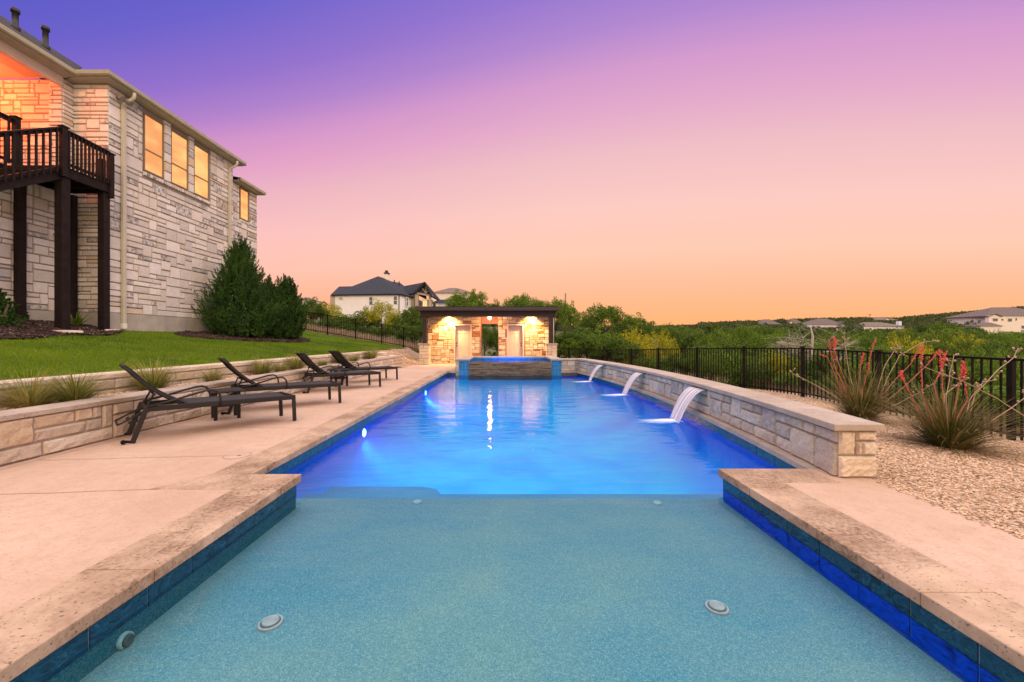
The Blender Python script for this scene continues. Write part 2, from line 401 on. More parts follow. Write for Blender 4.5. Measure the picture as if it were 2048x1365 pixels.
def fall_m():
    t=NT('falling_water')
    n=t.noise(t.coord((.2,16,.2)),1,3,.6)
    a=t.ramp(n,[(.34,.10),(.60,.85)])
    d=t.bsdf((.80,.74,.76),.35,spec=.5)
    tr=t.n('ShaderNodeBsdfTransparent'); tr.inputs[0].default_value=(.8,.93,1,1)
    mx=t.n('ShaderNodeMixShader'); t.l(a,mx.inputs[0]); t.l(tr.outputs[0],mx.inputs[1]); t.l(d,mx.inputs[2])
    M['falling_water']=t.done(mx.outputs[0])
    t=NT('foam'); tc=t.n('ShaderNodeTexCoord'); sp=t.n('ShaderNodeSeparateXYZ'); t.l(tc.outputs['Generated'],sp.inputs[0])
    # densest where the sheet lands, thinning outward
    dx=t.math('SUBTRACT',sp.outputs[0],.86); dy=t.math('SUBTRACT',sp.outputs[1],.5)
    q=t.math('ADD',t.math('MULTIPLY',t.math('MULTIPLY',dx,dx),1.5),t.math('MULTIPLY',t.math('MULTIPLY',dy,dy),6.5))
    nz=t.noise(t.coord((2.5,9,2)),1,6,.65,.6)
    a=t.math('SUBTRACT',t.math('ADD',1.0,t.math('MULTIPLY',t.math('SUBTRACT',nz,.5),1.2)),t.math('MULTIPLY',t.math('SQRT',q),1.25))
    a=t.ramp(a,[(.20,0),(.95,.95)])
    d=t.bsdf((.85,.92,.97),.6); tr=t.n('ShaderNodeBsdfTransparent')
    mx=t.n('ShaderNodeMixShader'); t.l(a,mx.inputs[0]); t.l(tr.outputs[0],mx.inputs[1]); t.l(d,mx.inputs[2])
    M['foam']=t.done(mx.outputs[0])
fall_m()

# ------------------------------------------------------------------ masonry
def ashlar(W,H,du,dv,sizes,seed,holes=(),jit=.18):
    "random coursed rubble: rectangles filling W x H, leaving the holes free"
    rng=random.Random(seed); nu=max(1,round(W/du)); nv=max(1,round(H/dv))
    us=[W*i/nu for i in range(nu+1)]; vs=[H*i/nv for i in range(nv+1)]
    occ=[[False]*nu for _ in range(nv)]
    ue=set(); ve=set()
    for (a,b,c,d) in holes:
        i0=round(a/W*nu); i1=round(b/W*nu); j0=round(c/H*nv); j1=round(d/H*nv)
        for j in range(max(0,j0),min(nv,j1)):
            for i in range(max(0,i0),min(nu,i1)): occ[j][i]=True
        ue|={i0,i1}; ve|={j0,j1}
    us=[u if i in (0,nu) or i in ue else u+rng.uniform(-jit,jit)*W/nu for i,u in enumerate(us)]
    vs=[v if j in (0,nv) or j in ve else v+rng.uniform(-jit,jit)*H/nv for j,v in enumerate(vs)]
    out=[]; tot=sum(s[2] for s in sizes)
    for j in range(nv):
        for i in range(nu):
            if occ[j][i]: continue
            r=rng.uniform(0,tot); k=0
            for (w,h,wt) in sizes:
                r-=wt
                if r<=0: break
            w=min(w,nu-i); h=min(h,nv-j)
            ww=0
            while ww<w and not occ[j][i+ww]: ww+=1
            w=ww
            while h>1 and any(occ[j+h-1][i+q] for q in range(w)): h-=1
            if i+w==nu-1 and not occ[j][nu-1] and w<6: w+=1
            for jj in range(j,j+h):
                for ii in range(i,i+w): occ[jj][ii]=True
            out.append((us[i],vs[j],us[i+w],vs[j+h]))
    return out
def stones(mb, rects, fn, gap=.012, depth=.025, amp=.02, edge=.018, fine=0, seed=0, mi=0):
    rng=random.Random(seed)
    for (u0,v0,u1,v1) in rects:
        u0+=gap/2;u1-=gap/2;v0+=gap/2;v1-=gap/2
        if u1-u0<.02 or v1-v0<.02: continue
        e=min(edge,(u1-u0)*.3,(v1-v0)*.3)
        nu=1 if not fine else max(1,min(7,round((u1-u0)/fine))); nv=1 if not fine else max(1,min(5,round((v1-v0)/fine)))
        U=[u0,u0+e]+[u0+e+(u1-u0-2*e)*k/nu for k in range(1,nu)]+[u1-e,u1]
        V=[v0,v0+e]+[v0+e+(v1-v0-2*e)*k/nv for k in range(1,nv)]+[v1-e,v1]
        base=depth+rng.uniform(-.25,.6)*amp; tu=rng.uniform(-1,1)*amp*.3; tv=rng.uniform(-1,1)*amp*.3
        vs=[]; nU=len(U); nV=len(V)
        for b,vv in enumerate(V):
            for a,uu in enumerate(U):
                if a in (0,nU-1) or b in (0,nV-1): d=-.004; ju=jv=0
                else:
                    d=base+tu*(a/(nU-1)-.5)*2+tv*(b/(nV-1)-.5)*2+rng.uniform(-.4,.4)*amp*(1 if fine else .3)
                    if a in (1,nU-2) or b in (1,nV-2): d-=amp*.25*rng.random()
                vs.append(fn(uu,vv,d))
        fs=[(b*nU+a,b*nU+a+1,(b+1)*nU+a+1,(b+1)*nU+a) for b in range(nV-1) for a in range(nU-1)]
        mb.add(vs,fs,mi,smooth=False)
    return mb
def tiles(mb, L, H, fn, tw, gap=.005, rows=1, mi=0, seed=0, stagger=False):
    n=max(1,round(L/tw))
    for r in range(rows):
        for k in range(n):
            u0=L*k/n+gap/2; u1=L*(k+1)/n-gap/2; v0=H*r/rows+gap/2; v1=H*(r+1)/rows-gap/2
            if rows==1: v0=0; v1=H
            e=.002
            vs=[fn(u0,v0,0),fn(u1,v0,0),fn(u1,v1,0),fn(u0,v1,0),fn(u0+e,v0+e,.004),fn(u1-e,v0+e,.004),fn(u1-e,v1-e,.004),fn(u0+e,v1-e,.004)]
            mb.add(vs,[(4,5,6,7),(0,1,5,4),(1,2,6,5),(2,3,7,6),(3,0,4,7)],mi)
    return mb
PLK=6.0; WK=1.0
# ================================================================== camera, sky, sun
cam=bpy.data.cameras.new('camera'); co=bpy.data.objects.new('camera',cam); COL.objects.link(co)
co.location=(0,0,CAMH); co.rotation_euler=(R(90),0,0)
cam.sensor_width=36; cam.lens=FPX/2048*36; cam.shift_x=9/2048; cam.shift_y=-2.5/2048
cam.clip_start=.05; cam.clip_end=6000; scene.camera=co
scene.view_settings.view_transform='Standard'; scene.view_settings.look='None'
scene.view_settings.exposure=.12; scene.view_settings.gamma=1
scene.render.resolution_x=1024; scene.render.resolution_y=682

def s2l(r,g,b):
    f=lambda c:(c/255/12.92 if c/255<=.04045 else ((c/255+.055)/1.055)**2.4)
    return (f(r),f(g),f(b))
def make_world():
    w=bpy.data.worlds.new('World'); scene.world=w; w.use_nodes=True; nt=w.node_tree; nt.nodes.clear()
    N=lambda t,**k:nt.nodes.new(t)
    out=N('ShaderNodeOutputWorld'); bg=N('ShaderNodeBackground'); nt.links.new(bg.outputs[0],out.inputs[0])
    tc=N('ShaderNodeTexCoord'); sp=N('ShaderNodeSeparateXYZ'); nt.links.new(tc.outputs['Generated'],sp.inputs[0])
    def m(op,a,b=0):
        n=N('ShaderNodeMath'); n.operation=op
        for i,v in enumerate((a,b)):
            if hasattr(v,'is_linked'): nt.links.new(v,n.inputs[i])
            else: n.inputs[i].default_value=v
        return n.outputs[0]
    x,y,z=sp.outputs
    q=m('DIVIDE',z,m('SQRT',m('ADD',m('ADD',m('MULTIPLY',y,y),m('MULTIPLY',z,z)),m('MULTIPLY',m('MULTIPLY',x,x),.05))))
    t=m('MULTIPLY',q,m('ADD',m('SUBTRACT',1,m('MULTIPLY',x,.29)),m('MULTIPLY',m('MULTIPLY',x,x),.15)))
    rp=N('ShaderNodeValToRGB'); e=rp.color_ramp.elements
    stops=[(0,(255,172,104)),(.05,(255,177,121)),(.115,(253,183,145)),(.20,(250,196,172)),(.30,(244,195,187)),(.40,(231,183,190)),(.47,(221,163,195)),(.53,(205,149,198)),(.585,(172,131,200)),(.65,(143,114,201)),(.745,(107,100,200)),(.83,(88,92,196))]
    while len(e)<len(stops): e.new(.5)
    for el,(p,c) in zip(e,stops): el.position=p; el.color=(*s2l(*c),1)
    nt.links.new(t,rp.inputs[0])
    # the bright pale vault high overhead (above the picture) that lights the yard
    zen=N('ShaderNodeValToRGB'); e=zen.color_ramp.elements; e[0].position=.80; e[0].color=(0,0,0,1); e[1].position=.90; e[1].color=(1,1,1,1)
    nt.links.new(q,zen.inputs[0])
    mx=N('ShaderNodeMix'); mx.data_type='RGBA'; nt.links.new(zen.outputs[0],mx.inputs[0]); 
    cc=N('ShaderNodeCombineXYZ'); cc.inputs[0].default_value=1; nt.links.new(m('ADD',1,m('MULTIPLY',m('MINIMUM',x,.10),.14)),cc.inputs[1]); nt.links.new(m('ADD',1,m('MULTIPLY',m('MINIMUM',x,.2),.06)),cc.inputs[2])
    tm=N('ShaderNodeMix'); tm.data_type='RGBA'; tm.blend_type='MULTIPLY'; tm.inputs[0].default_value=1; nt.links.new(rp.outputs[0],tm.inputs[6]); nt.links.new(cc.outputs[0],tm.inputs[7]); nt.links.new(tm.outputs[2],mx.inputs[6])
    mx.inputs[7].default_value=(ZEN[0],ZEN[1],ZEN[2],1)
    # afterglow of the set sun low in the sky behind the camera
    bk=N('ShaderNodeMapRange'); bk.interpolation_type='SMOOTHSTEP'; bk.inputs[1].default_value=0; bk.inputs[2].default_value=1
    nt.links.new(m('MULTIPLY',y,-1),bk.inputs[0])
    m2=N('ShaderNodeMix'); m2.data_type='RGBA'; nt.links.new(bk.outputs[0],m2.inputs[0]); nt.links.new(mx.outputs[2],m2.inputs[6]); m2.inputs[7].default_value=(*BACK,1)
    nt.links.new(m2.outputs[2],bg.inputs[0]); bg.inputs[1].default_value=1
    w.cycles.sampling_method='MANUAL'; w.cycles.sample_map_resolution=512
ZEN=(2.75,2.45,2.45); BACK=(1.5,1.0,.66)
make_world()
sd=bpy.data.lights.new('sun','SUN'); sd.energy=1.15; sd.angle=R(22); sd.color=(1,.78,.56)
so=bpy.data.objects.new('sun',sd); COL.objects.link(so)
so.rotation_euler=Vector((-.45,.74,-.50)).to_track_quat('-Z','Y').to_euler()

def light(name,kind,loc,energy,color,size=.1,aim=None,spot=None,blend=.6):
    l=bpy.data.lights.new(name,kind); l.energy=energy; l.color=color
    if kind=='AREA': l.size=size
    else: l.shadow_soft_size=size
    if spot: l.spot_size=R(spot); l.spot_blend=blend
    o=bpy.data.objects.new(name,l); COL.objects.link(o); o.location=loc
    if aim is not None: o.rotation_euler=(Vector(aim)-Vector(loc)).to_track_quat('-Z','Y').to_euler()
    return o

# ================================================================== pool plan
WZ=-.168                                   # water level
SL,SR=-1.915,2.04                         # coping noses of the tanning shelf
PL=-2.375                                 # left coping nose of the pool
CW=.38                                    # coping width
YL,YR=3.70,3.857                          # shelf ends left / right
YB=15.8                                   # far end of the pool
def arc(Y):                               # bowed right edge (nose of the kerb)
    return 2.95+(2.71-2.95)*(Y-4.07)/(15.96-4.07)+.5*(1-((Y-10)/6)**2)
arcY=[3.3+(YB-3.3)*i/30 for i in range(31)]
# decks
deck=MB().prism([(-5.0,-3),(SL-CW,-3),(SL-CW,YL-CW),(PL-CW,YL-CW),(PL-CW,YB+CW),(-2.05,YB+CW),(-2.05,18.9),(2.7,18.9),(2.7,21.5),(-4.7,21.5),(-5.0,19.3)],-.35,0)
d=deck.build('pool_deck',M['deck']); tag(d,kind='structure')
d=MB().prism([(SR+CW,-3),(3.28,-3),(3.28,3.857),(2.903,3.857),(2.92,YR-CW),(SR+CW,YR-CW)],-.35,-.001).build('walkway',M['deck']); tag(d,kind='structure')
# saw-cut joints in the deck
j=MB()
for a,b in (((-4.95,3.12),(-2.9,3.33)),((-4.87,4.12),(-2.9,4.30)),((-4.95,5.75),(-2.8,5.6)),((-4.95,7.4),(-2.78,7.35)),((-4.95,10.6),(-2.78,10.6)),((-4.95,14.2),(-2.78,14.2)),((-4.95,1.2),(-2.32,1.15)),((-4.87,-1),(-4.87,18))):
    pts=[Vector((a[0]+(b[0]-a[0])*t/12+(0 if a[0]==b[0] else 0),a[1]+(b[1]-a[1])*t/12+random.Random(t).uniform(-.012,.012),0)) for t in range(13)]
    for p,q in zip(pts[:-1],pts[1:]):
        dd=(q-p).normalized(); n=Vector((-dd.y,dd.x,0))*.0035
        j.add([(*(p+n).xy,.004),(*(p-n).xy,.004),(*(q-n).xy,.004),(*(q+n).xy,.004)],[(0,1,2,3)])
d=j.build('deck_joints',M['joint']); tag(d,kind='structure')

pool=empty('swimming_pool',(0,8,0),label='long swimming pool with glowing blue water and a shallow shelf nearest the camera',cat='swimming pool')
# coping blocks
cp=MB(); rng=random.Random(5)
def run(x0,x1,y0,y1,axis,L,skew=0):
    a0,a1=(y0,y1) if axis=='y' else (x0,x1); n=max(1,round((a1-a0)/L)); cuts=[a0+(a1-a0)*i/n+(rng.uniform(-.12,.12) if 0<i<n else 0) for i in range(n+1)]
    for p,q in zip(cuts[:-1],cuts[1:]):
        p+=.002; q-=.002
        if axis=='y': cp.box(x0,x1,p,q,-.068,.003)
        else: cp.box(p,q,y0,y1,-.068,.003)
run(SL-CW,SL,-3,YL-CW,'y',1.25)
cp.box(SL-CW+.002,SL,YL-CW+.004,YL,-.068,.003)
cp.prism([(-3.0,YL-CW+.004),(SL-CW-.002,YL-CW+.004),(SL-CW-.002,YL),(-2.76,YL)],-.068,.003)
run(PL-CW,PL,YL+.004,YB,'y',1.2)
run(PL-CW,-2.06,YB+.002,YB+CW,'x',.7)
cp.build('coping',M['coping'],pool,bevel=.006); cp=MB()
run(SR,SR+CW,-3,YR-.5,'y',1.3)
cp.box(SR,SR+CW,YR-.5+.003,YR,-.068,.003)
cp.prism([(SR+CW+.003,YR-CW),(2.92,YR-CW),(2.90,YR-.02),(2.90,YR),(SR+CW+.003,YR)],-.068,.0025)
cp.build('coping',M['coping'],pool,bevel=.006)
# low kerb along the foot of the bowed wall
kb=MB()
ks=[YR+.003]+[4.9,5.95,7.0,8.05,9.1,10.2,11.3,12.4,13.5,14.6,15.79]
for a,b in zip(ks[:-1],ks[1:]):
    n=4; top=[]; 
    P=[a+(b-a-.006)*i/n for i in range(n+1)]
    poly=[(arc(y),y) for y in P]+[(arc(y)+.16,y) for y in reversed(P)]
    kb.prism(poly[::-1],-.068,-.004)
kb.prism([(2.12,YB+.0),(arc(YB)+.1,YB),(arc(YB)+.1,YB+.2),(2.12,YB+.2)],-.068,-.004)
kb.build('kerb_coping',M['cap'],pool,bevel=.006)
# waterline tile
tl=MB(); TB=-.50
gr=MB()
o=.032
def tband(p,q,nrm,tw=.30,zt=-.068,zb=-.192,rows=1):
    p=Vector((*p,0)); q=Vector((*q,0)); L=(q-p).length; d=(q-p)/L; n=Vector((*nrm,0))
    fn=lambda u,v,dd:tuple(p+d*u+n*dd+Vector((0,0,zb+v)))
    tiles(tl,L,zt-zb,fn,tw,rows=rows)
    g=-.002; vs=[p+n*g+Vector((0,0,zb)),q+n*g+Vector((0,0,zb)),q+n*g+Vector((0,0,zt)),p+n*g+Vector((0,0,zt))]
    gr.add(vs,[(0,1,2,3)])
tband((SL-o,-3),(SL-o,YL-o),(1,0)); tband((SL-o,YL-o),(PL-o,YL-o),(0,1)); tband((PL-o,YL-o),(PL-o,YB+o),(1,0)); tband((PL-o,YB+o),(-1.93,YB+o),(0,-1))
tl.build('waterline_tile',M['tile'],pool); gr.build('tile_grout',M['grout'],pool); tl=MB(); gr=MB()
tband((SR+o,YR-o),(SR+o,-3),(-1,0),zb=-.178)
tl_=tl; tl=MB(); tband((SR+o,YR-o),(SR+o,-3),(-1,0),zt=-.182,zb=-.285); tl.build('submerged_tile',M['lamplit_tile'],pool); tl=tl_
for a,b in zip(arcY[:-1],arcY[1:]):
    tband((arc(b)+o,b),(arc(a)+o,a),(-1,0),tw=.4)
tband((2.9,YR-o),(SR+o,YR-o),(0,1))
tl.build('waterline_tile',M['tile'],pool); gr.build('tile_grout',M['grout'],pool)
# shell of the basin
SZ=-.305
sh=MB()
sh.add([(SL-.04,-3,SZ),(SR+.04,-3,SZ),(SR+.04,YR-.03,SZ),(3.1,YR-.03,SZ),(3.1,3.9,SZ),(-2.5,3.9,SZ),(-2.5,YL-.03,SZ),(SL-.04,YL-.03,SZ)],[tuple(range(8))])
sh.add([(-2.5,3.9,SZ),(3.1,3.9,SZ),(3.1,3.9,-.62),(-2.5,3.9,-.62)],[(0,1,2,3)])
sh.build('tanning_shelf',M['shelf_plaster'],pool)
st=MB()
st.box(-2.5,3.2,3.901,4.66,-.9,-.55)
ben=[(-2.5,4.551),(-1.2,4.551)]+[(-1.2+.35*math.sin(t),4.9-.35*math.cos(t)) for t in (0,.5,1,1.5)]+[(-.95,5.2),(-2.5,5.2)]
st.prism([(-2.5,4.662),(-1.0,4.662),(-.85,4.76),(-.8,4.9),(-.9,5.1),(-1.1,5.2),(-2.5,5.2)],-1.5,-.66)
st.build('entry_step',M['step_plaster'],pool,bevel=.02)
def floor_z(Y): return float(np.interp(Y,[3.6,6,10,16],[-1.15,-1.18,-1.0,-.72]))
# one smooth basin: walls run through a wide cove into the floor
xsn=14; prof=[]
g=[]; ysb=[YL-.035]+[4.1+ (YB-4.0)*i/34 for i in range(34)]+[YB+.035]
def section(Y,zf):
    xl,xr=PL-.035,arc(min(Y,YB))+.035; r=min(.95,-.192-zf+.25); rx=1.25; pts=[(xl,-.192)]
    for k in range(9):
        a=math.pi/2*k/8; pts.append((xl+rx*(1-math.cos(a)),zf+(-.30-zf)*(1-math.sin(a))))
    for k in range(1,6): pts.append((xl+rx+(xr-xl-2*rx)*k/6,zf))
    for k in range(9):
        a=math.pi/2*(1-k/8); pts.append((xr-rx*(1-math.cos(a)),zf+(-.30-zf)*(1-math.sin(a))))
    pts.append((xr,-.192)); return pts
for Y in ysb:
    e=max(0,min(1,(YB-Y)/1.6)); zf=floor_z(Y); zf=-.30+(zf+.30)*math.sqrt(max(0,1-(1-e)**2)) if e<1 else zf
    g+= [(x,Y,z) for x,z in section(Y,min(zf,-.31))]
m=len(section(8,-1)); fl=MB(); fl.add(g,[(i*m+k,i*m+k+1,(i+1)*m+k+1,(i+1)*m+k) for i in range(len(ysb)-1) for k in range(m-1)],smooth=True)
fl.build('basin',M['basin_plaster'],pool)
wl=MB()
def wallq(p,q,z0=-2.1,z1=-.192):
    wl.add([(*p,z0),(*q,z0),(*q,z1),(*p,z1)],[(0,1,2,3)])
wallq((SL-.035,-3),(SL-.035,YL-.035),-.5)
wl.build('shelf_wall',M['shaded_side_plaster'],pool); wl=MB()
wallq((SR+.035,YR-.035),(SR+.035,-3),-.5); wallq((3.0,YR-.035),(SR+.035,YR-.035)); wl.build('shelf_wall',M['lamplit_wall_plaster'],pool); wl=MB()
wallq((SL-.035,YL-.035),(PL-.035,YL-.035)); wallq((PL-.035,YB+.035),(2.9,YB+.035),-.5); wl.build('basin_wall',M['lamplit_wall_plaster'],pool)
# water surface
wp=[(SL-.03,-3),(SR+.03,-3),(SR+.03,YR-.03)]+[(arc(y)+.03,y) for y in arcY if y>YR]+[(arc(YB)+.03,YB+.03),(PL-.03,YB+.03),(PL-.03,YL-.03),(SL-.03,YL-.03)]
w=MB().add([(x,y,WZ) for x,y in wp],[tuple(range(len(wp)))]).build('pool_water',M['water']); tag(w,kind='structure')

# lit lamps and added fill lights under water and fittings
def pool_light(loc,label,lit=True,nm='pool_light',k=1):
    t=empty(nm,loc,label=label,cat='pool light',group='round lamps in the pool walls')
    x,y,z=loc
    MB().tube([(x-.02,y,z),(x+.015,y,z)],.085*k,20).build('trim_ring',M['fitting'],t)
    MB().tube([(x+.016,y,z),(x+.03,y,z)],[.065*k,.055*k],20).build('lens',M['lamp_pool'] if lit else M['fitting_dark'],t)
pool_light((PL-.03,6.63,-.30),'nearer glowing white lamp in the left pool wall beside the first lounger')
pool_light((PL-.03,11.6,-.30),'farther glowing white lamp in the left pool wall')
pool_light((SL-.03,2.02,-.275),'brown unlit round fitting low in the left wall of the tanning shelf',False,'wall_fitting',.45)
BL=(.03,.30,1)
for y,e in ((6.63,26),(11.6,30)):
    light('pool_lamp_and_fill','AREA',(PL+.05,y,-.33),e*PLK*.2,(.0,.17,1),.12,aim=(1.5,y+.3,-2.6))
for x,lab in ((-1.2,'left'),(1.2,'right')): light('pool_lamp_and_fill','AREA',(x,4.60,-.78),30*PLK*.8,(.02,.50,1),.12,aim=(x,8,-1.6))  # added lights without fittings on the unseen step face, to brighten the floor
0 and light('shelf_lamp','SPOT',(SL+.02,2.02,-.275),8*PLK,(.0,.05,1),.03,aim=(SR,2.2,-.26),spot=100,blend=1)
for (px,py,lab,sc) in ((541,1247,'round white bubbler disc on the left of the tanning shelf floor',1),(1434,1216,'round white bubbler disc on the right of the tanning shelf floor',1)):
    z=SZ+.004; Y=(CAMH-z)*FPX/(py-VY); X=(px-VX)/FPX*Y
    t=empty('bubbler',(X,Y,z),label=lab,cat='pool fitting',group='bubblers in the tanning shelf')
    MB().tube([(X,Y,z-.01),(X,Y,z+.008)],.062,28).build('rim',M['bubbler_white'],t,bevel=.003)
    MB().tube([(X,Y,z+.008),(X,Y,z+.010)],.050,28).build('groove',M['fitting_dark'],t)
    MB().tube([(X,Y,z+.010),(X,Y,z+.018)],[.045,.040],28).build('cover',M['bubbler_white'],t)
for (X,Y,lab) in ((-.86,3.80,'small return fitting at the left of the tanning shelf edge'),(1.42,3.78,'small return fitting at the right of the tanning shelf edge')):
    tag(MB().tube([(X,Y,SZ),(X,Y,SZ+.012),(X,Y,SZ+.016)],[.045,.042,.03],16).build('return_fitting',M['fitting']),lab,'pool fitting','return fittings on the shelf edge')
dc=empty('deck_drain_cover',(-2.9,4.2,.0),label='flat round access cover with a small dark keyhole set in the deck',cat='cover')
cx,cy=(475-VX)/(912-VY)*CAMH, 995/(912-VY)
dc.location=(cx,cy,0)
ring=MB(); n=36
for k in range(n):
    a=2*math.pi*k/n; b=2*math.pi*(k+1)/n
    ring.add([(cx+r*math.cos(t),cy+r*math.sin(t),.005) for r,t in ((.125,a),(.130,a),(.130,b),(.125,b))],[(0,1,2,3)])
ring.build('seam',M['dark_mortar'],dc); MB().disc((cx+.02,cy,.003),.018,12,'z',.003).build('keyhole',M['fitting_dark'],dc); MB().disc((cx,cy,-.005),.123,36,'z',.008).build('lid',M['deck'],dc)

# ================================================================== bowed raised wall
CT=.49; CB=.43
rw=empty('raised_wall',(3.2,9,0),label='low bowed stone wall with a smooth cap along the right side of the pool',cat='wall')
Y0,Y1=3.62,YB+.12
Lw=Y1-Y0
def wpath(Y,off): 
    dY=.01; dx=(arc(Y+dY)-arc(Y-dY))/(2*dY); n=Vector((1,-dx,0)).normalized()
    return Vector((arc(Y)+.12,Y,0))+n*off if off else Vector((arc(Y)+.12,Y,0))
fnw=lambda u,v,d:(lambda p:(p.x,p.y,v-.01))(wpath(Y1-u,-d))
st=MB()
rects=[]
# long coursed blocks, as in the photograph: two to three courses
rects=ashlar(Lw,CB+.01,.105,.147,[(3,1,4),(5,1,4),(2,1,2),(3,2,4),(2,2,2),(4,2,2),(7,1,1)],21,jit=.22)
stones(st,rects,fnw,gap=.014,depth=.022,amp=.022,edge=.016,fine=.07,seed=3)
st.build('stone_facing',M['grey_wall_stone'],rw)
# the end pier facing the camera
xe=wpath(Y0,0).x
en=MB()
fe=lambda u,v,d:(xe-.012+u,Y0-.005-d,v-.005)
stones(en,[(0,0,.345,.205),(0,.205,.155,CB),(.155,.205,.205,.335),(.205,.205,.345,.335),(.155,.335,.345,CB)],fe,gap=.016,depth=.02,amp=.022,edge=.014,fine=.035,seed=5)
en.build('end_stones',M['pier_stone'],rw)
bk=MB(); n=30
ys=[Y0+(Y1-Y0)*i/n for i in range(n+1)]
poly=[(wpath(y,0).x,y) for y in ys]+[(wpath(y,0).x+.33,y) for y in reversed(ys)]
bk.prism(poly[::-1],-.3,CB-.002); bk.build('mortar_core',M['mortar'],rw)
# back face stones
bs=MB(); fb=lambda u,v,d:(wpath(Y0+u,0).x+.33+d,Y0+u,v-.15)
stones(bs,ashlar(Lw,CB+.15,.15,.15,[(2,1,3),(4,1,3),(3,2,2)],4),fb,depth=.02,amp=.015,seed=8); bs.build('back_facing',M['grey_wall_stone'],rw)
cpm=MB(); yc=Y0-.045; rng=random.Random(9)
while yc<Y1-.01:
    ye=min(Y1,yc+rng.uniform(1.1,1.4)); 
    if Y1-ye<.4: ye=Y1
    P=[yc+(ye-.003-yc)*i/5 for i in range(6)]
    pl=[(wpath(y,0).x-.07,y) for y in P]+[(wpath(y,0).x+.385,y) for y in reversed(P)]
    cpm.prism(pl[::-1],CB,CT); yc=ye
cpm.build('cap',M['cap'],rw,bevel=.006)

# ================================================================== spa
spa=empty('raised_spa',(.1,17,0),label='raised spa with blue tiled pillars and dark stone spillway beyond the pool',cat='spa')
sx0,sx1=-1.53,1.75; px0,px1=-1.925,2.14; sy0=YB-.0; sy1=18.2
for a,b in ((px0,sx0),(sx1,px1)):
    mb=MB(); fn=lambda u,v,d,a=a:(a+u,sy0-d-.002,v-.32)
    tiles(mb,b-a,CB+.32,fn,.13,rows=5,gap=.006); mb.build('pillar_tile',M['spa_tile'],spa)
mb=MB()
# inside back and sides above the spa water
fn=lambda u,v,d:(sx0+u,sy1-d,v); tiles(mb,sx1-sx0,CB,fn,.15,rows=3,gap=.006)
fn=lambda u,v,d:(sx0+d,sy1-u,v); tiles(mb,sy1-sy0-.3,CB,fn,.15,rows=3,gap=.006)
fn=lambda u,v,d:(sx1-d,sy0+.3+u,v); tiles(mb,sy1-sy0-.3,CB,fn,.15,rows=3,gap=.006)
mb.build('inner_tile',M['spa_tile'],spa)
b=MB()
b.box(px0,sx0-.002,sy0,sy1+.3,-.35,CB-.002); b.box(sx1+.002,px1,sy0,sy1+.3,-.35,CB-.002); b.box(sx0-.002,sx1+.002,sy1+.002,sy1+.3,-.35,CB-.002)
b.box(sx0-.001,sx1+.001,sy0+.03,sy1,-.35,-.05)
b.box(sx0-.001,sx1+.001,sy0+.03,sy0+.28,-.05,.345)
b.build('spa_shell',M['grout'],spa)
lg=MB(); rng=random.Random(12); z=-.33; k=0
while z<.35:
    h=min(rng.uniform(.035,.06),.357-z); x=sx0; 
    while x<sx1-.01:
        L=rng.uniform(.25,.75); x2=min(sx1,x+L); 
        if sx1-x2<.15: x2=sx1
        pr=rng.uniform(0,.045); lg.box(x+.001,x2-.001,sy0-.012-pr,sy0+.03,z+.0015,z+h-.0015); x=x2
    z+=h
lg.build('spillway_ledge_stones',M['ledger_stone'],spa,bevel=.004)
sf=MB(); fn=lambda u,v,d:(px0-.13+u,sy0-.0-d,v-.005); stones(sf,[(0,0,.125,.14),(0,.14,.125,.29),(0,.29,.125,CB)],fn,gap=.01,depth=.012,amp=.01,edge=.008)
fn=lambda u,v,d:(px0-.13-d,sy1+.3-u,v-.005); stones(sf,ashlar(sy1+.3-sy0,CB,.15,.14,[(2,1,3),(3,1,2),(2,2,1)],7),fn,depth=.012,amp=.012)
xa=wpath(Y1,0).x
fn=lambda u,v,d:(px1+.003+u,YB+.12-d,v-.005); stones(sf,ashlar(xa-px1+.1,CB,.11,.10,[(2,1,3),(3,1,2),(2,2,2),(3,2,1)],17),fn,gap=.012,depth=.015,amp=.012)
sf.build('stone_facing',M['grey_wall_stone'],spa)
b=MB(); b.box(px0-.13,px0-.002,sy0+.002,sy1+.3,-.3,CB-.002); b.box(px1+.002,xa+.1,YB+.125,YB+.45,-.3,CB-.002); b.build('mortar_core',M['mortar'],spa)
c=MB()
c.box(px0-.16,sx0+.012,sy0-.05,sy1-.02,CB,CT); c.box(sx1-.012,px1+.05,sy0-.05,sy1-.02,CB,CT)
c.box(px0-.16,0.1,sy1-.017,sy1+.34,CB,CT); c.box(.104,px1+.05,sy1-.017,sy1+.34,CB,CT)
c.box(px1+.054,xa+.35,YB+.05,YB+.50,CB+.001,CT+.001)
c.build('cap',M['cap'],spa,bevel=.006)
s=MB().add([(sx0,sy0+.0,.36),(sx1,sy0+.0,.36),(sx1,sy1,.36),(sx0,sy1,.36)],[(0,1,2,3)]).build('spa_water',M['spa_water']); tag(s,kind='structure')
light('spa_lamp','AREA',(.1,sy1-.7,.30),6*PLK,(.02,.22,1),1.6,aim=(.1,sy1+.5,.1))

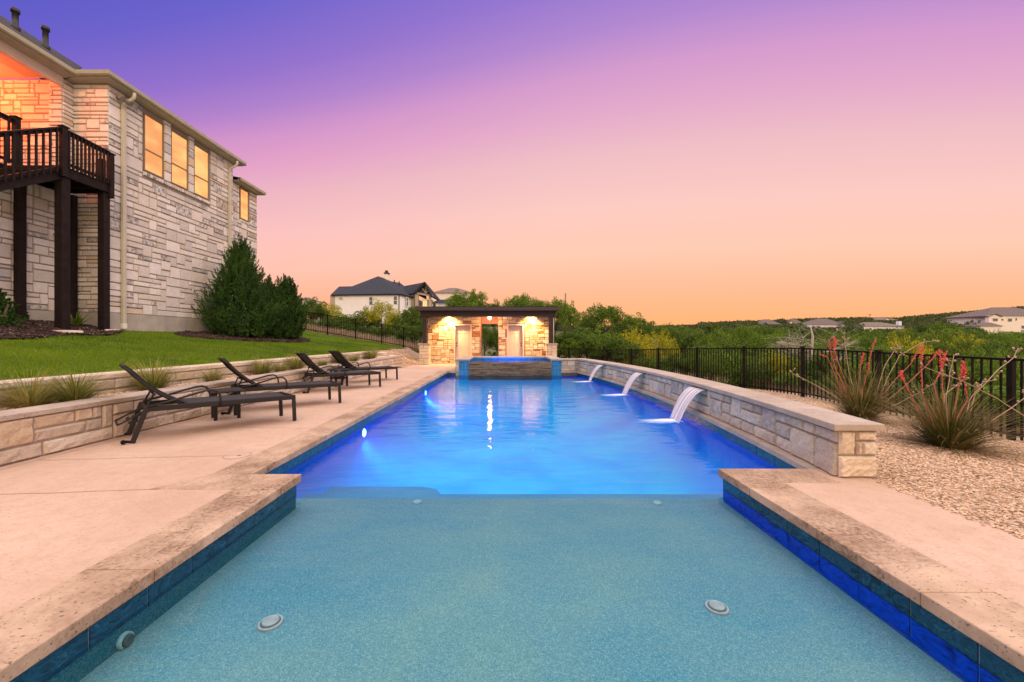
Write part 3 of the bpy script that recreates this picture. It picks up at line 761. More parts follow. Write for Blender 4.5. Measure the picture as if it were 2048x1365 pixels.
# ================================================================== sheer descents
for (yc,w_,labels) in ((6.93,.50,'nearest waterfall sheet arching from the raised wall into the pool'),(10.15,.44,'middle waterfall sheet arching from the raised wall'),(13.35,.44,'farthest waterfall sheet arching from the raised wall near the spa')):
    x0=wpath(yc,0).x-.035
    t=empty('waterfall',(x0-.3,yc,0),label=labels,cat='waterfall',group='water sheets falling from the raised wall')
    MB().box(x0-.03,x0+.06,yc-w_/2-.02,yc+w_/2+.02,CB-.035,CB-.012).build('spout',M['fitting_dark'],t)
    sh=MB(); n=14; m=20; g=[]
    for i in range(n+1):
        s_=i/n; 
        for k in range(m+1):
            q=k/m-.5; wd=w_*(1-.22*s_)
            g.append((x0-.02-.44*s_**.9, yc+q*wd-.03*s_, CB-.022-(CB-.022-WZ)*s_**1.75+.012*math.sin(k*2.3)*s_))
    sh.add(g,[(i*(m+1)+k,i*(m+1)+k+1,(i+1)*(m+1)+k+1,(i+1)*(m+1)+k) for i in range(n) for k in range(m)],smooth=True)
    o_=sh.build('water_sheet',M['falling_water'],t); md=o_.modifiers.new('s','SOLIDIFY'); md.thickness=.006
    fo=MB(); n=12; g=[]
    for i in range(n+1):
        for k in range(n+1):
            g.append((x0-.46+.12-1.25*(1-i/n), yc-.03+(k/n-.5)*.85, WZ+.006+.025*math.exp(-((i/n-.86)**2*20+(k/n-.5)**2*14))))
    fo.add(g,[(i*(n+1)+k,(i+1)*(n+1)+k,(i+1)*(n+1)+k+1,i*(n+1)+k+1) for i in range(n) for k in range(n)],smooth=True)
    fo.build('foam',M['foam'],t)

# ================================================================== left retaining walls
def retaining(name,label,X,ya,yb,z0,zt,capd,capt,du,dv,sizes,seed,fine,mat,capw=.36,front=.03):
    t=empty(name,(X,(ya+yb)/2,z0),label=label,cat='wall')
    fn=lambda u,v,d:(X+d,ya+u,z0+v)
    s=MB(); stones(s,ashlar(yb-ya,zt-capt-z0,du,dv,sizes,seed,jit=.2),fn,gap=.014,depth=.024,amp=.026,edge=.018,fine=fine,seed=seed)
    fn2=lambda u,v,d:(X-capw+.05+u,yb+d,z0+v); 
    s2=ashlar(capw-.06,zt-capt-z0,.12,dv,[(1,1,1),(2,1,1)],seed); stones(s,[r for r in s2],lambda u,v,d:(X-u,yb+d,z0+v),depth=.02,amp=.01)
    s.build('stone_facing',M[mat],t)
    MB().box(X-capw+.05,X,ya,yb,z0-.2,zt-capt-.002).build('mortar_core',M['mortar'],t)
    c=MB(); y=ya; rng=random.Random(seed)
    while y<yb+.03:
        e=min(yb+.04,y+rng.uniform(.9,1.5)); 
        if yb-e<.3: e=yb+.04
        c.box(X-capw,X+front,y,e-.003,zt-capt,zt+rng.uniform(-.001,.001)); y=e
    c.build('cap',M[capd],t,bevel=.006)
    return t
retaining('retaining_wall','long low stone retaining wall with a smooth cap, behind the loungers',-5.0,-1.5,19.0,0,.5,'cap',.055,.105,.148,[(3,1,4),(5,1,4),(2,1,2),(3,2,3),(4,2,2),(7,1,1)],31,.09,'wall_stone')
retaining('planter_wall','upper stone retaining wall between the grass planter and the lawn',-6.0,-1.5,17.7,.40,.75,'wallcap',.085,.14,.132,[(3,1,4),(5,1,4),(2,1,1)],37,0,'wall_stone',capw=.30,front=.02) if False else None
t=empty('planter_wall',(-6.0,8,.4),label='upper stone retaining wall between the planter strip and the lawn',cat='wall')
s=MB(); fn=lambda u,v,d:(-6.0+d,-1.5+u,.38+v)
stones(s,ashlar(19.2,.28,.14,.14,[(3,1,4),(5,1,4),(2,1,1),(4,1,2)],37,jit=.2),fn,gap=.014,depth=.024,amp=.02,edge=.018,fine=.12,seed=37)
s.build('stone_facing',M['wall_stone'],t)
MB().box(-6.3,-6.0,-1.5,17.7,.1,.655).build('mortar_core',M['mortar'],t)
c=MB(); y=-1.5; rng=random.Random(3); rr=[]
while y<17.7: e=min(17.7,y+rng.uniform(.6,1.3)); rr.append((y+1.5,0,e+1.5,.09)); y=e
stones(c,rr,lambda u,v,d:(-5.985+d,-1.5+u,.66+v),gap=.012,depth=.012,amp=.016,edge=.01,fine=.15,seed=2)
for r in rr: c.box(-6.3,-5.989,r[0]-1.5+.006,r[2]-1.5-.006,.66,.748)
c.build('cap_stones',M['pier_stone'],t)

# ================================================================== ground sheets
def L(X): return .74+.165*(-6.2-X)
def lawn_z(x,y): return L(x)+.03*math.sin(x*1.3+y*.5)*min(1,(-6.2-x))*.8
g=MB(); nx,ny=40,60; P=[]
for i in range(nx+1):
    for k in range(ny+1):
        x=-6.25-(14)*i/nx; y=-2+27*k/ny; P.append((x,y,lawn_z(x,y)))
g.add(P,[(i*(ny+1)+k,i*(ny+1)+k+1,(i+1)*(ny+1)+k+1,(i+1)*(ny+1)+k) for i in range(nx) for k in range(ny)],smooth=True)
tag(g.build('lawn',M['lawn']),kind='structure')
tag(MB().add([(-6.05,-1.5,.43),(-5.3,-1.5,.43),(-5.3,18.95,.43),(-6.05,18.95,.43)],[(0,1,2,3)]).build('planter_bed',M['gravel_base']),kind='structure')

fence_pts=[(7.5,1.8),(7.45,3.85),(7.34,5.8),(7.2,7.73),(7.15,9.64),(6.95,11.7),(6.55,13.76),(5.95,15.7),(5.5,17.7),(4.95,19.7),(4.3,21.6),(3.6,23.4),(2.8,25.1)]
def fenceX(Y):
    if Y<=1.8: return 7.5
    for (x0,y0),(x1,y1) in zip(fence_pts[:-1],fence_pts[1:]):
        if y0<=Y<=y1: return x0+(x1-x0)*(Y-y0)/(y1-y0)
    return 2.8
fb=[-.2,-.21,-.22,-.18,-.14,-.18,-.24,-.30,-.38,-.45,-.45,-.42,-.4]
def fence_z(Y):
    ys=[p[1] for p in fence_pts]
    return float(np.interp(Y,ys,fb))
def gravel_in(Y): return 3.282 if Y<3.60 else (wpath(min(Y,Y1),0).x+.28)
def gravel_z(x,Y):
    a=gravel_in(Y); b=fenceX(Y); s_=max(0,min(1.15,(x-a)/(b-a))); 
    return -.012+.05*math.sin(min(1,s_)*math.pi)*(.4+.3*math.sin(Y*.9))+(fence_z(Y)+.012)*s_**1.6
g=MB(); nx,ny=16,90; P=[]
for k in range(ny+1):
    y=-3+24.5*k/ny
    for i in range(nx+1):
        a=gravel_in(y); b=fenceX(y)+.8; x=a+(b-a)*i/nx; P.append((x,y,gravel_z(x,y)))
g.add(P,[(k*(nx+1)+i,k*(nx+1)+i+1,(k+1)*(nx+1)+i+1,(k+1)*(nx+1)+i) for k in range(ny) for i in range(nx)],smooth=True)
tag(g.build('gravel_bed',M['gravel_base']),kind='structure')
# gravel bank left of the cabana and behind it
def bank_z(x,y):
    if x<-4.6: 
        s_=(-4.6-x)/1.75; return .01+(L(-6.35)+.0)*(s_**1.3)*min(1,max(.55,(y-16.5)/2.5))
    return .01-.42*min(1,max(0,(y-21.5)/3.5))+.4*max(0,min(1,(y-21.3)/3))*max(0,min(1,(-x-1.0)/3.6))
g=MB(); xs=[-6.35,-6.1,-5.9,-5.7,-5.5,-5.3,-5.1,-4.9,-4.7,-4.6,-4,-3,-2,-1,0,1,2,3,4,5]; ys=[17.72+i*.35 for i in range(24)]
P=[(x,y,(bank_z(x,y)+.035*math.sin(7*x+3*y)*math.sin(5*y) if x<-4.7 else bank_z(x,y)-(.6 if y<21.2 and x>-4.65 else 0))) for x in xs for y in ys]
ny=len(ys); g.add(P,[(i*ny+k,(i+1)*ny+k,(i+1)*ny+k+1,i*ny+k+1) for i in range(len(xs)-1) for k in range(ny-1)],smooth=True)
tag(g.build('gravel_bank',M['gravel_base']),kind='structure')
# gravel pebbles
def pebbles(name,pts,r0,r1,seed,mat='pebble'):
    rs=np.random.RandomState(seed); n=len(pts)
    base=np.array([(1,0,0),(-1,0,0),(0,1,0),(0,-1,0),(0,0,1),(0,0,-1)],dtype=float)
    r=rs.uniform(r0,r1,(n,1,1))*np.array([1,.72,.5])[None,None,:]*rs.uniform(.7,1.25,(n,6,1))
    v=base[None]*r; a=rs.uniform(0,6.28,n); b=rs.uniform(-.5,.5,n); ca,sa=np.cos(a),np.sin(a)
    x=v[...,0]; y=v[...,1]; z=v[...,2]; z2=z+x*b[:,None]
    X=x*ca[:,None]-y*sa[:,None]; Y=x*sa[:,None]+y*ca[:,None]
    V=np.stack([X,Y,z2],-1)+np.asarray(pts)[:,None,:]
    F=np.array([(0,2,4),(2,1,4),(1,3,4),(3,0,4),(2,0,5),(1,2,5),(3,1,5),(0,3,5)])
    Fa=(F[None]+6*np.arange(n)[:,None,None]).reshape(-1,3)
    return mesh_np(name,V.reshape(-1,3),Fa,M[mat],smooth=False)
rs=random.Random(44); pts=[]
for _ in range(75000):
    y=rs.uniform(1.2,8.5) if rs.random()<.85 else rs.uniform(8,15); a=gravel_in(y)+.012; b=fenceX(y)+.5; x=rs.uniform(a,b)
    if x/y>1.42: continue
    pts.append((x,y,gravel_z(x,y)+.005))
for _ in range(350):   # strays spilled along the edge of the walkway
    y=rs.uniform(1.5,3.5); x=3.282-abs(rs.gauss(0,.03)); pts.append((x,y,.004))
tag(pebbles('gravel',pts,.006,.018,1),'tan crushed gravel filling the bed between the walkway and the fence','gravel',kind='stuff')
pts=[]
for _ in range(5000):
    x=rs.uniform(-6.2,-4.62); y=rs.uniform(17.8,24); pts.append((x,y,bank_z(x,y)+.035*math.sin(7*x+3*y)*math.sin(5*y)*(x<-4.7)+.012))
for _ in range(7000):
    x=rs.uniform(-5.98,-5.32); y=4+14*rs.random()**1.5; pts.append((x,y,.436))
tag(pebbles('bed_gravel',pts,.012,.035,2),'pale gravel in the planter strip and on the bank left of the pool house','gravel',kind='stuff')

# lawn blades
rs_=np.random.RandomState(8)
def blades(name,X,Y,Z,h0,h1,w,mat,seed,lean=.5):
    r=np.random.RandomState(seed); n=len(X); a=r.uniform(0,6.28,n); h=r.uniform(h0,h1,n); ln=r.uniform(0,lean,n)*h; b=r.uniform(0,6.28,n)
    base=np.stack([X,Y,Z],-1); d=np.stack([np.cos(a)*w/2,np.sin(a)*w/2,np.zeros(n)],-1)
    tip=base+np.stack([np.cos(b)*ln,np.sin(b)*ln,h],-1)
    return quads_obj(name,np.stack([base-d,base+d,tip],1),M[mat],nper=3)
n=190000; Y=3.2+21.3*rs_.random(n)**1.35; X=-6.28-rs_.random(n)**1.15*7.5
def bed1(x,y): 
    return (y<10.9) & (x < -9.35-.9*np.clip((y-7.2)/3.2,0,1.15)-.12*np.sin(y*3)) 
def bed2(x,y):
    cxx=-9.75-.0*y; return (((x+9.9)/1.35)**2+((y-15.6)/3.4)**2<1)
k=~(bed1(X,Y)|bed2(X,Y))&(X>-11.0-(Y>18)*9)
X=X[k];Y=Y[k]; Z=np.array([lawn_z(a,b) for a,b in zip(X,Y)])-.004
tag(blades('grass',X,Y,Z,.025,.055,.011,'grass_blade',3),'short mown green grass covering the sloping lawn','grass',kind='stuff')
# mulch beds
def mulch(name,fn,x0,x1,y0,y1,lab):
    g=MB(); nx,ny=40,50; idx={}; P=[]; F=[]
    for i in range(nx+1):
        for k in range(ny+1):
            x=x0+(x1-x0)*i/nx; y=y0+(y1-y0)*k/ny; P.append((x,y,lawn_z(x,y)+.03+.02*math.sin(9*x)*math.sin(8*y)))
    for i in range(nx):
        for k in range(ny):
            xm=x0+(x1-x0)*(i+.5)/nx; ym=y0+(y1-y0)*(k+.5)/ny
            if fn(np.array([xm]),np.array([ym]))[0]: F.append((i*(ny+1)+k,(i+1)*(ny+1)+k,(i+1)*(ny+1)+k+1,i*(ny+1)+k+1))
    g.add(P,F,smooth=True); o=g.build(name,M['mulch']); tag(o,kind='structure'); return o
mulch('mulch_bed',bed1,-12.3,-9.0,5.5,11.2,'')
mulch('mulch_bed',bed2,-11.3,-8.5,12.0,19.1,'')
# bark chips on top
pts=[]
for _ in range(16000):
    if rs.random()<.5: x=rs.uniform(-12,-9.2); y=rs.uniform(6,10.9); f=bed1
    else: x=rs.uniform(-11.2,-8.5); y=rs.uniform(12.1,19); f=bed2
    if f(np.array([x]),np.array([y]))[0]: pts.append((x,y,lawn_z(x,y)+.04+.02*math.sin(9*x)*math.sin(8*y)))
tag(pebbles('bark_chips',pts,.015,.045,5,'mulch_chip' if 'mulch_chip' in M else 'mulch'),'dark brown bark chips on the planting beds below the house','mulch',kind='stuff')
# ================================================================== pool house
ph=empty('pool_house',(-1,21,0),label='small flat-roofed stone pool house with two doors and a brown timber beam',cat='pool house')
WY=21.0; D=1.85; DT=2.09
def wall_block(x0,x1,holes,seed,nm):
    W=x1-x0
    b=MB(); H=2.75
    hx0,hx1=holes[0][0]+.085,holes[0][1]-.085
    b.box(x0,hx0,WY,WY+D,-.1,H); b.box(hx1,x1,WY,WY+D,-.1,H); b.box(hx0,hx1,WY,WY+D,DT-.085,H); b.box(hx0,hx1,WY+.16,WY+D,-.1,DT-.085); b.build('wall_core',M['cabana_mortar'],ph)
    s=MB(); fn=lambda u,v,d:(x0+u,WY-d,v)
    stones(s,ashlar(W,H,.115,.105,[(2,1,4),(3,1,4),(4,1,2),(2,2,3),(3,2,3),(1,1,2),(5,1,1)],seed,holes=[(a-x0,b_-x0,c_,d_) for a,b_,c_,d_ in holes],jit=.25),fn,gap=.016,depth=.02,amp=.018,edge=.012,seed=seed)
    sidex=[(x1,1)] if nm=='l' else [(x0,-1)]
    for xx,sg in [(x1,1),(x0,-1)]:
        stones(s,ashlar(D,H,.12,.11,[(2,1,4),(3,1,3),(2,2,2)],seed+1),lambda u,v,d:(xx+sg*d,(WY+u) if sg>0 else (WY+D-u),v),gap=.016,depth=.018,amp=.01,edge=.012,seed=seed)
    s.build('stone_facing',M['cabana_stone'],ph)
wall_block(-4.2,-1.47,[(-2.84,-1.885,0,DT)],51,'l')
wall_block(-.47,2.20,[(-.03,.88,0,DT)],52,'r')
for (x0,x1,kx,lab) in ((-2.84,-1.885,0,'beige six panel door left of the passage'),(-.03,.88,1,'beige six panel door right of the passage')):
    f=MB(); f.box(x0,x0+.085,WY-.035,WY+.0,0,DT); f.box(x1-.085,x1,WY-.035,WY,0,DT); f.box(x0+.085,x1-.085,WY-.035,WY,DT-.085,DT)
    fr=f.build('door_frame',M['door_frame'],ph,bevel=.004)
    d=MB(); a,b=x0+.087,x1-.087; w_=b-a; zt=DT-.088; yb=WY+.125
    # stiles and rails proud of six recessed fields
    zs=[.02,.24,.86,.98,1.60,1.71,1.90,zt]; xsn=[a,a+.10,a+w_/2-.045,a+w_/2+.045,b-.10,b]
    d.box(a,b,yb,yb+.03,.02,zt)
    for i in (0,2,4): d.box(xsn[i],xsn[i+1],yb-.012,yb-.0002,.02,zt)
    for (z0,z1) in ((.02,.24),(.86,.98),(1.60,1.71),(1.90,zt)):
        for i in (1,3): d.box(xsn[i]+.0005,xsn[i+1]-.0005,yb-.0118,yb-.0002,z0,z1)
    for (z0,z1) in ((.24,.86),(.98,1.60),(1.71,1.90)):
        for i in (1,3): d.box(xsn[i]+.03,xsn[i+1]-.03,yb-.008,yb-.0003,z0+.03,z1-.03)
    do=d.build('door',M['door_paint'],ph,bevel=.003,label=lab)
    xk=a+.06 if kx==0 else b-.06
    MB().tube([(xk,yb-.012,.93),(xk,yb-.05,.93),(xk,yb-.06,.93),(xk,yb-.085,.93)],[.028,.012,.03,.02],12).build('door_knob',M['black_metal'],do)
    MB().tube([(xk,yb-.012,1.07),(xk,yb-.035,1.07)],.03,12).build('deadbolt',M['black_metal'],do)
MB().box(-4.20,-1.47,WY-.10,WY-.04,-.02,.035).box(-.47,2.2,WY-.10,WY-.04,-.02,.035).build('base_ledge',M['coping'],ph)
r=MB(); r.box(-4.52,2.55,19.65,23.3,2.70,2.87); r.build('roof',M['trim_brown'],ph,bevel=.01)
r=MB(); r.box(-4.50,2.53,19.70,23.25,2.871,2.9); r.build('roof_edge',M['black_metal'],ph)
MB().box(-4.38,2.42,19.98,20.20,2.41,2.699).build('front_beam',M['beam_brown'],ph,bevel=.008)
for x in (-4.38,2.20): MB().box(x,x+.22,20.21,23.2,2.41,2.698).build('side_beam',M['beam_brown'],ph)
MB().box(-4.3,2.4,20.21,23.2,2.66,2.697).build('soffit',M['beam_brown'],ph)
MB().box(-1.46,-.48,WY+D-.25,WY+D-.02,2.15,2.66).build('rear_beam',M['door_frame'],ph)
for x in (-4.28,2.08): MB().box(x,x+.21,20.0,20.2,1.07,2.41).build('post',M['beam_brown'],ph,bevel=.006)
for (x,nm) in ((-4.40,'l'),(1.99,'r')):
    p=MB(); p.box(x,x+.46,19.86,20.36,-.05,1.0); pc=p.build('pier_core',M['mortar'],ph)
    s=MB(); w_=.46
    for fn,WW,sd_ in ((lambda u,v,d:(x+u,19.86-d,v),.46,1),(lambda u,v,d:(x+.46+d,19.86+u,v),.5,2),(lambda u,v,d:(x-d,20.36-u,v),.5,3)):
        stones(s,ashlar(WW,1.0,.115,.16,[(2,1,3),(4,1,1),(2,2,2),(1,1,1)],61+sd_+int(x)),fn,gap=.012,depth=.02,amp=.012,edge=.01)
    s.build('pier_stones',M['pier_stone'],ph)
    MB().box(x-.06,x+.52,19.80,20.42,1.0,1.068).build('pier_cap',M['cap'],ph,bevel=.006)
MB().tube([(2.33,20.16,2.40),(2.33,20.16,1.07)],.022,8).build('conduit',M['white_plastic'],ph)
for (x,lab) in ((-3.05,'recessed warm soffit lamp over the left stone wall'),(1.22,'recessed warm soffit lamp over the right stone wall')):
    t=empty('downlight',(x,20.78,2.64),label=lab,cat='lamp',group='lamps under the pool house roof')
    MB().disc((x,20.78,2.635),.06,20,'z',.024).build('lens',M['lamp_warm'],t)
    MB().tube([(x,20.78,2.645),(x,20.78,2.659)],.085,20).build('trim_ring',M['fitting'],t)
    light('downlight_lamp','SPOT',(x,20.66,2.62),760*WK,(1,.58,.20),.05,aim=(x,20.95,.3),spot=120,blend=.9)
t=empty('passage_lamp',(-.92,20.5,2.6),label='bright orange glowing lamp under the roof in the middle of the pool house',cat='lamp',group='lamps under the pool house roof')
MB().tube([(-.92,20.5,2.60),(-.92,20.5,2.45),(-.92,20.5,2.41),(-.92,20.5,2.34),(-.92,20.5,2.29)],[.02,.02,.07,.075,.03],16).build('globe',M['lamp_orange'],t)
MB().tube([(-.92,20.5,2.64),(-.92,20.5,2.659)],.09,16).build('base',M['fitting'],t)
light('passage_light','POINT',(-.92,20.5,2.24),60*WK,(1,.50,.22),.08)
light('passage_light','POINT',(-.95,21.6,2.35),22*WK,(1,.25,.08),.08)

# ================================================================== main house
HX=-11.0; HY0=10.96; HY1=15.93; NX=-11.95; FZ=2.0; WT=8.28
hs=empty('stone_house',(-13,13,1.5),label='large two-storey limestone house with lit windows and a covered upper porch',cat='house')
SZS=[(2,1,5),(3,1,6),(4,1,3),(5,1,1),(3,2,3),(2,2,3),(1,1,2),(1,2,1)]
core=MB(); core.box(-20,HX,HY0,HY1,1.0,WT); core.box(-20,-11.22,HY1,17.8,1.0,7.7)
core.box(-20,NX,4.0,HY0+.0,1.0,5.2)       # lower storey under the porch
core.box(-20,-12.3,10.76,HY0,5.2,WT); core.build('wall_core',M['dark_mortar'],hs)
s=MB()
win=[(12.01,12.71,6.37,8.12),(12.97,13.68,6.37,8.12),(13.92,14.64,6.37,8.12)]
U=.17; V=.165
fnm=lambda u,v,d:(HX+d,HY0+u,FZ+v)
stones(s,ashlar(HY1-HY0,WT-FZ,U,V,SZS,71,holes=[(11.99-HY0,14.66-HY0,6.20-FZ,8.28-FZ)],jit=.28),fnm,gap=.018,depth=.024,amp=.022,edge=.014,seed=1)
w2=(16.66,17.22,6.34,7.64)
fn2=lambda u,v,d:(-11.22+d,HY1+.02+u,FZ+v)
stones(s,ashlar(17.8-HY1-.02,7.7-FZ,U,V,SZS,72,holes=[(w2[0]-HY1-.05,w2[1]-HY1+.0,w2[2]-.13-FZ,7.7-FZ)],jit=.28),fn2,gap=.018,depth=.024,amp=.022,edge=.014,seed=2)
# returns facing the camera
fnr=lambda u,v,d:(NX+.0+u,HY0-d,FZ+v); stones(s,ashlar(HX-NX+.02,WT-FZ,.12,.12,[(2,1,3),(4,1,4),(3,1,3),(3,2,2),(5,1,2)],73,jit=.25),fnr,gap=.018,depth=.024,amp=.02,edge=.014,seed=3)
fnr=lambda u,v,d:(HX-1.2+u,HY1-d,FZ+v)
# lower storey below the porch (faces the pool)
fnl=lambda u,v,d:(NX+d,4.0+u,FZ+v); stones(s,ashlar(HY0-4.0,5.2-FZ,.16,.15,SZS,74,jit=.28),fnl,gap=.018,depth=.024,amp=.022,edge=.014,seed=4)
# upper pilaster and porch back wall
fnp=lambda u,v,d:(-12.30+u,10.68-d,5.2+v); stones(s,ashlar(.35,WT-5.2,.115,.12,[(1,1,2),(2,1,3),(3,1,3),(1,2,1)],75),fnp,gap=.016,depth=.02,amp=.014,edge=.012,seed=5)
fnp=lambda u,v,d:(NX+d,10.68+u,5.2+v); stones(s,ashlar(.28,WT-5.2,.14,.12,[(1,1,1),(2,1,3)],76),fnp,gap=.016,depth=.02,amp=.014,edge=.012,seed=6)
fnp=lambda u,v,d:(-16.0+u,10.76-d,5.2+v); stones(s,ashlar(3.7,WT-5.2,.115,.12,[(2,1,4),(4,1,4),(3,2,3),(5,1,2),(2,2,2),(1,1,1)],77,jit=.3),fnp,gap=.02,depth=.02,amp=.02,edge=.014,seed=7)
s.build('stone_facing',M['house_stone'],hs)
MB().box(-12.28,NX-.0,10.70,HY0,5.2,WT).build('pilaster_core',M['mortar'],hs)
f=MB(); f.box(-20,HX+.035,HY0-.03,17.83,.9,FZ); f.box(-20,NX+.035,4.0,HY0-.03,.9,FZ-.001); f.build('foundation',M['foundation'],hs)
# stone strips and sills round the windows
tr=MB(); 
for a,b in ((12.72,12.96),(13.69,13.91)): 
    stones(tr,[(0,i*.3,b-a,(i+1)*.3) for i in range(6)]+[(0,1.8,b-a,1.92)],lambda u,v,d:(HX+d,a+u,6.36+v),gap=.012,depth=.055,amp=.01,edge=.012,seed=int(a*10))
stones(tr,[(i*.098,0,(i+1)*.098,.13) for i in range(27)],lambda u,v,d:(HX+d,12.0+u,6.215+v),gap=.014,depth=.06,amp=.012,edge=.01,seed=9)
tr.build('window_surround',M['house_stone'],hs); tr=MB()
stones(tr,[(i*.098,0,(i+1)*.098,.12) for i in range(6)],lambda u,v,d:(-11.22+d,16.65+u,6.20+v),gap=.014,depth=.06,amp=.012,edge=.01,seed=9)
tr.build('window_sill',M['house_stone'],hs)
for k,(a,b,z0,z1) in enumerate(win+[w2]):
    X=HX if k<3 else -11.22; e=.045
    f=MB(); f.box(X+.002,X+.028,a,a+e,z0,z1); f.box(X+.002,X+.028,b-e,b,z0,z1); f.box(X+.002,X+.028,a+e,b-e,z0,z0+e); f.box(X+.002,X+.028,a+e,b-e,z1-e,z1)
    if k<3: zm=z0+(z1-z0)*.38; f.box(X+.0021,X+.026,a+e,b-e,zm-.022,zm+.022)
    wf=f.build('window',M['window_frame'],hs,bevel=.003)
    MB().box(X+.0015,X+.009,a+.01,b-.01,z0+.01,z1-.01).build('lit_pane',M['lit_blinds'],wf)
# eaves
def eave(pts, zt, name='gutter'):
    "gutter run along pts (outer line) with fascia and K profile"
    g=MB()
    prof=[(0,0),(0,-.10),(-.03,-.13),(-.10,-.13),(-.10,-.02),(-.085,-.02),(-.085,-.11),(-.04,-.115),(-.012,-.09),(-.012,0)]
    n=len(pts)
    for i in range(n-1):
        p=Vector((*pts[i],0)); q=Vector((*pts[i+1],0)); d=(q-p).normalized(); out=Vector((d.y,-d.x,0))
        vs=[]
        for e,o_ in ((p,i),(q,i+1)):
            # mitre
            if 0<o_<n-1:
                a=Vector((*pts[o_-1],0)); b_=Vector((*pts[o_],0)); c_=Vector((*pts[o_+1],0))
                d1=(b_-a).normalized(); d2=(c_-b_).normalized(); o1=Vector((d1.y,-d1.x,0)); o2=Vector((d2.y,-d2.x,0)); mm=(o1+o2)/(1+o1.dot(o2))
            else: mm=out
            for (a_,z_) in prof: vs.append(e+mm*a_+Vector((0,0,zt+z_)))
        k=len(prof); g.add(vs,[(j,(j+1)%k,k+(j+1)%k,k+j) for j in range(k)]+[tuple(range(k))[::-1],tuple(range(k,2*k))])
    return g.build(name,M['gutter'],hs)
EZ=8.45; EX=-10.62; NEX=-11.52; EY=10.60
eave([(NEX,3.0),(NEX,EY),(EX,EY),(EX,16.2)],EZ)
eave([(-10.88,16.21),(-10.88,17.95),(-12.5,17.95)],7.88)
sf=MB(); sf.box(-12.6,EX-.10,EY+.10,16.16,EZ-.16,EZ-.12); sf.box(-12.9,NEX-.10,3.0,EY+.06,EZ-.161,EZ-.121)
sf.box(-12.5,-10.98,16.18,17.85,7.72,7.755); sf.build('soffit',M['soffit'],hs)
# porch ceiling and header beam
MB().box(-18,NEX-.30,4.0,10.75,8.29,8.31).box(-12.02,-11.9,4.0,10.66,8.05,8.288).build('porch_ceiling',M['porch_ceiling'],hs)
MB().box(-20,NX,4.0,10.75,5.205,5.42).build('porch_floor',M['dark_wood'],hs)
# roofs
rf=MB()
def tri(*p): rf.add(list(p),[tuple(range(len(p)))])
z0=EZ-.02; p_=.64
xr=-16; zr=z0+(EX+.0-xr)*p_
rf.add([(EX-.02,EY+.02,z0),(EX-.02,16.2,z0),(xr,16.2,zr),(xr,EY+.02+(zr-z0)/p_,zr),(xr-4,EY+.02+(zr-z0)/p_,zr),(-20,EY+.02,z0)],[(0,1,2,3),(0,3,4,5)])
p2=.684; zr=z0+(NEX+16)*p2
rf.add([(NEX-.02,2.5,z0),(NEX-.02,EY+.02,z0),(-16,14.95,zr),(-16,2.5,zr)],[(0,1,2,3)])
rf.add([(NEX-.02,EY+.02,z0),(-16,14.95,zr),(-21,14.95,zr),(-21,EY+.02,z0)],[(0,1,2,3)])
rf.add([(-10.90,16.21,7.86),(-10.90,17.93,7.86),(-13.5,15.3,8.4),(-13.5,16.21,8.4)],[(0,1,2,3)]); rf.add([(-10.90,17.93,7.86),(-20,17.93,7.86),(-20,15.3,8.4),(-13.5,15.3,8.4)],[(0,1,2,3)])
ro=rf.build('roof',M['roof_shingle'],hs); md=ro.modifiers.new('s','SOLIDIFY'); md.thickness=.03
for (px,pb,h) in ((30.5,50,.53),(91,88,.60)):
    X=-13.6; Y=X/((px-VX)/FPX); z=z0+(NEX-X)*p2
    MB().tube([(X,Y,z-.1),(X,Y,z+.06),(X,Y,z+.07),(X,Y,z+h-.1),(X,Y,z+h-.1),(X,Y,z+h)],[.10,.10,.065,.065,.09,.095],12).build('vent_pipe',M['vent_pipe'],ro)
# downspouts
def spout(y,zt,X,gx,zb=1.58):
    b=MB(); b.tube([(gx-.05,y+.05,zt-.02),(gx-.05,y+.05,zt-.12),(gx-.09,y+.04,zt-.2),(X+.10,y,zt-.33),(X+.075,y,zt-.42)],.045,10)
    b.box(X+.035,X+.115,y-.05,y+.05,zb,zt-.36); o_=b.build('downspout',M['downspout'],hs,bevel=.008)
    for z in (zb+.9,zb+3.2,zb+5.0): MB().box(X+.03,X+.118,y-.056,y+.056,z,z+.03).build('strap',M['downspout'],o_)
    MB().box(X+.03,X+.125,y-.06,y+.06,zb-.02,zb+.13).build('outlet_shoe',M['white_plastic'],o_,bevel=.01)
spout(11.33,8.32,HX,EX); spout(15.66,8.32,HX,EX,1.6)
fl_=MB(); fl_.tube([(HX+.03,11.2,8.05),(HX+.1,11.2,8.05)],.055,12); 
for dy in (-.09,.12): fl_.tube([(HX+.09,11.2+dy*.3,8.05),(HX+.15,11.2+dy,8.03),(HX+.27,11.2+dy*1.2,7.96)],[.02,.05,.065],12)
fl_.build('flood_lamp',M['fitting_dark'],hs)
lp=light('porch_light','POINT',(-13.6,9.6,7.7),190*WK,(1,.11,.02),.15)
light('porch_wall_wash','AREA',(-13.6,8.2,7.9),75*WK,(1,.12,.02),.6,aim=(-13.6,10.7,6.6))  # area light without a fixture, aimed at the porch back wall
tag(MB().disc((-13.6,9.6,8.20),.13,16,'z',.088).build('porch_lamp',M['lamp_orange']),'glowing orange lamp on the ceiling of the upper porch','lamp')

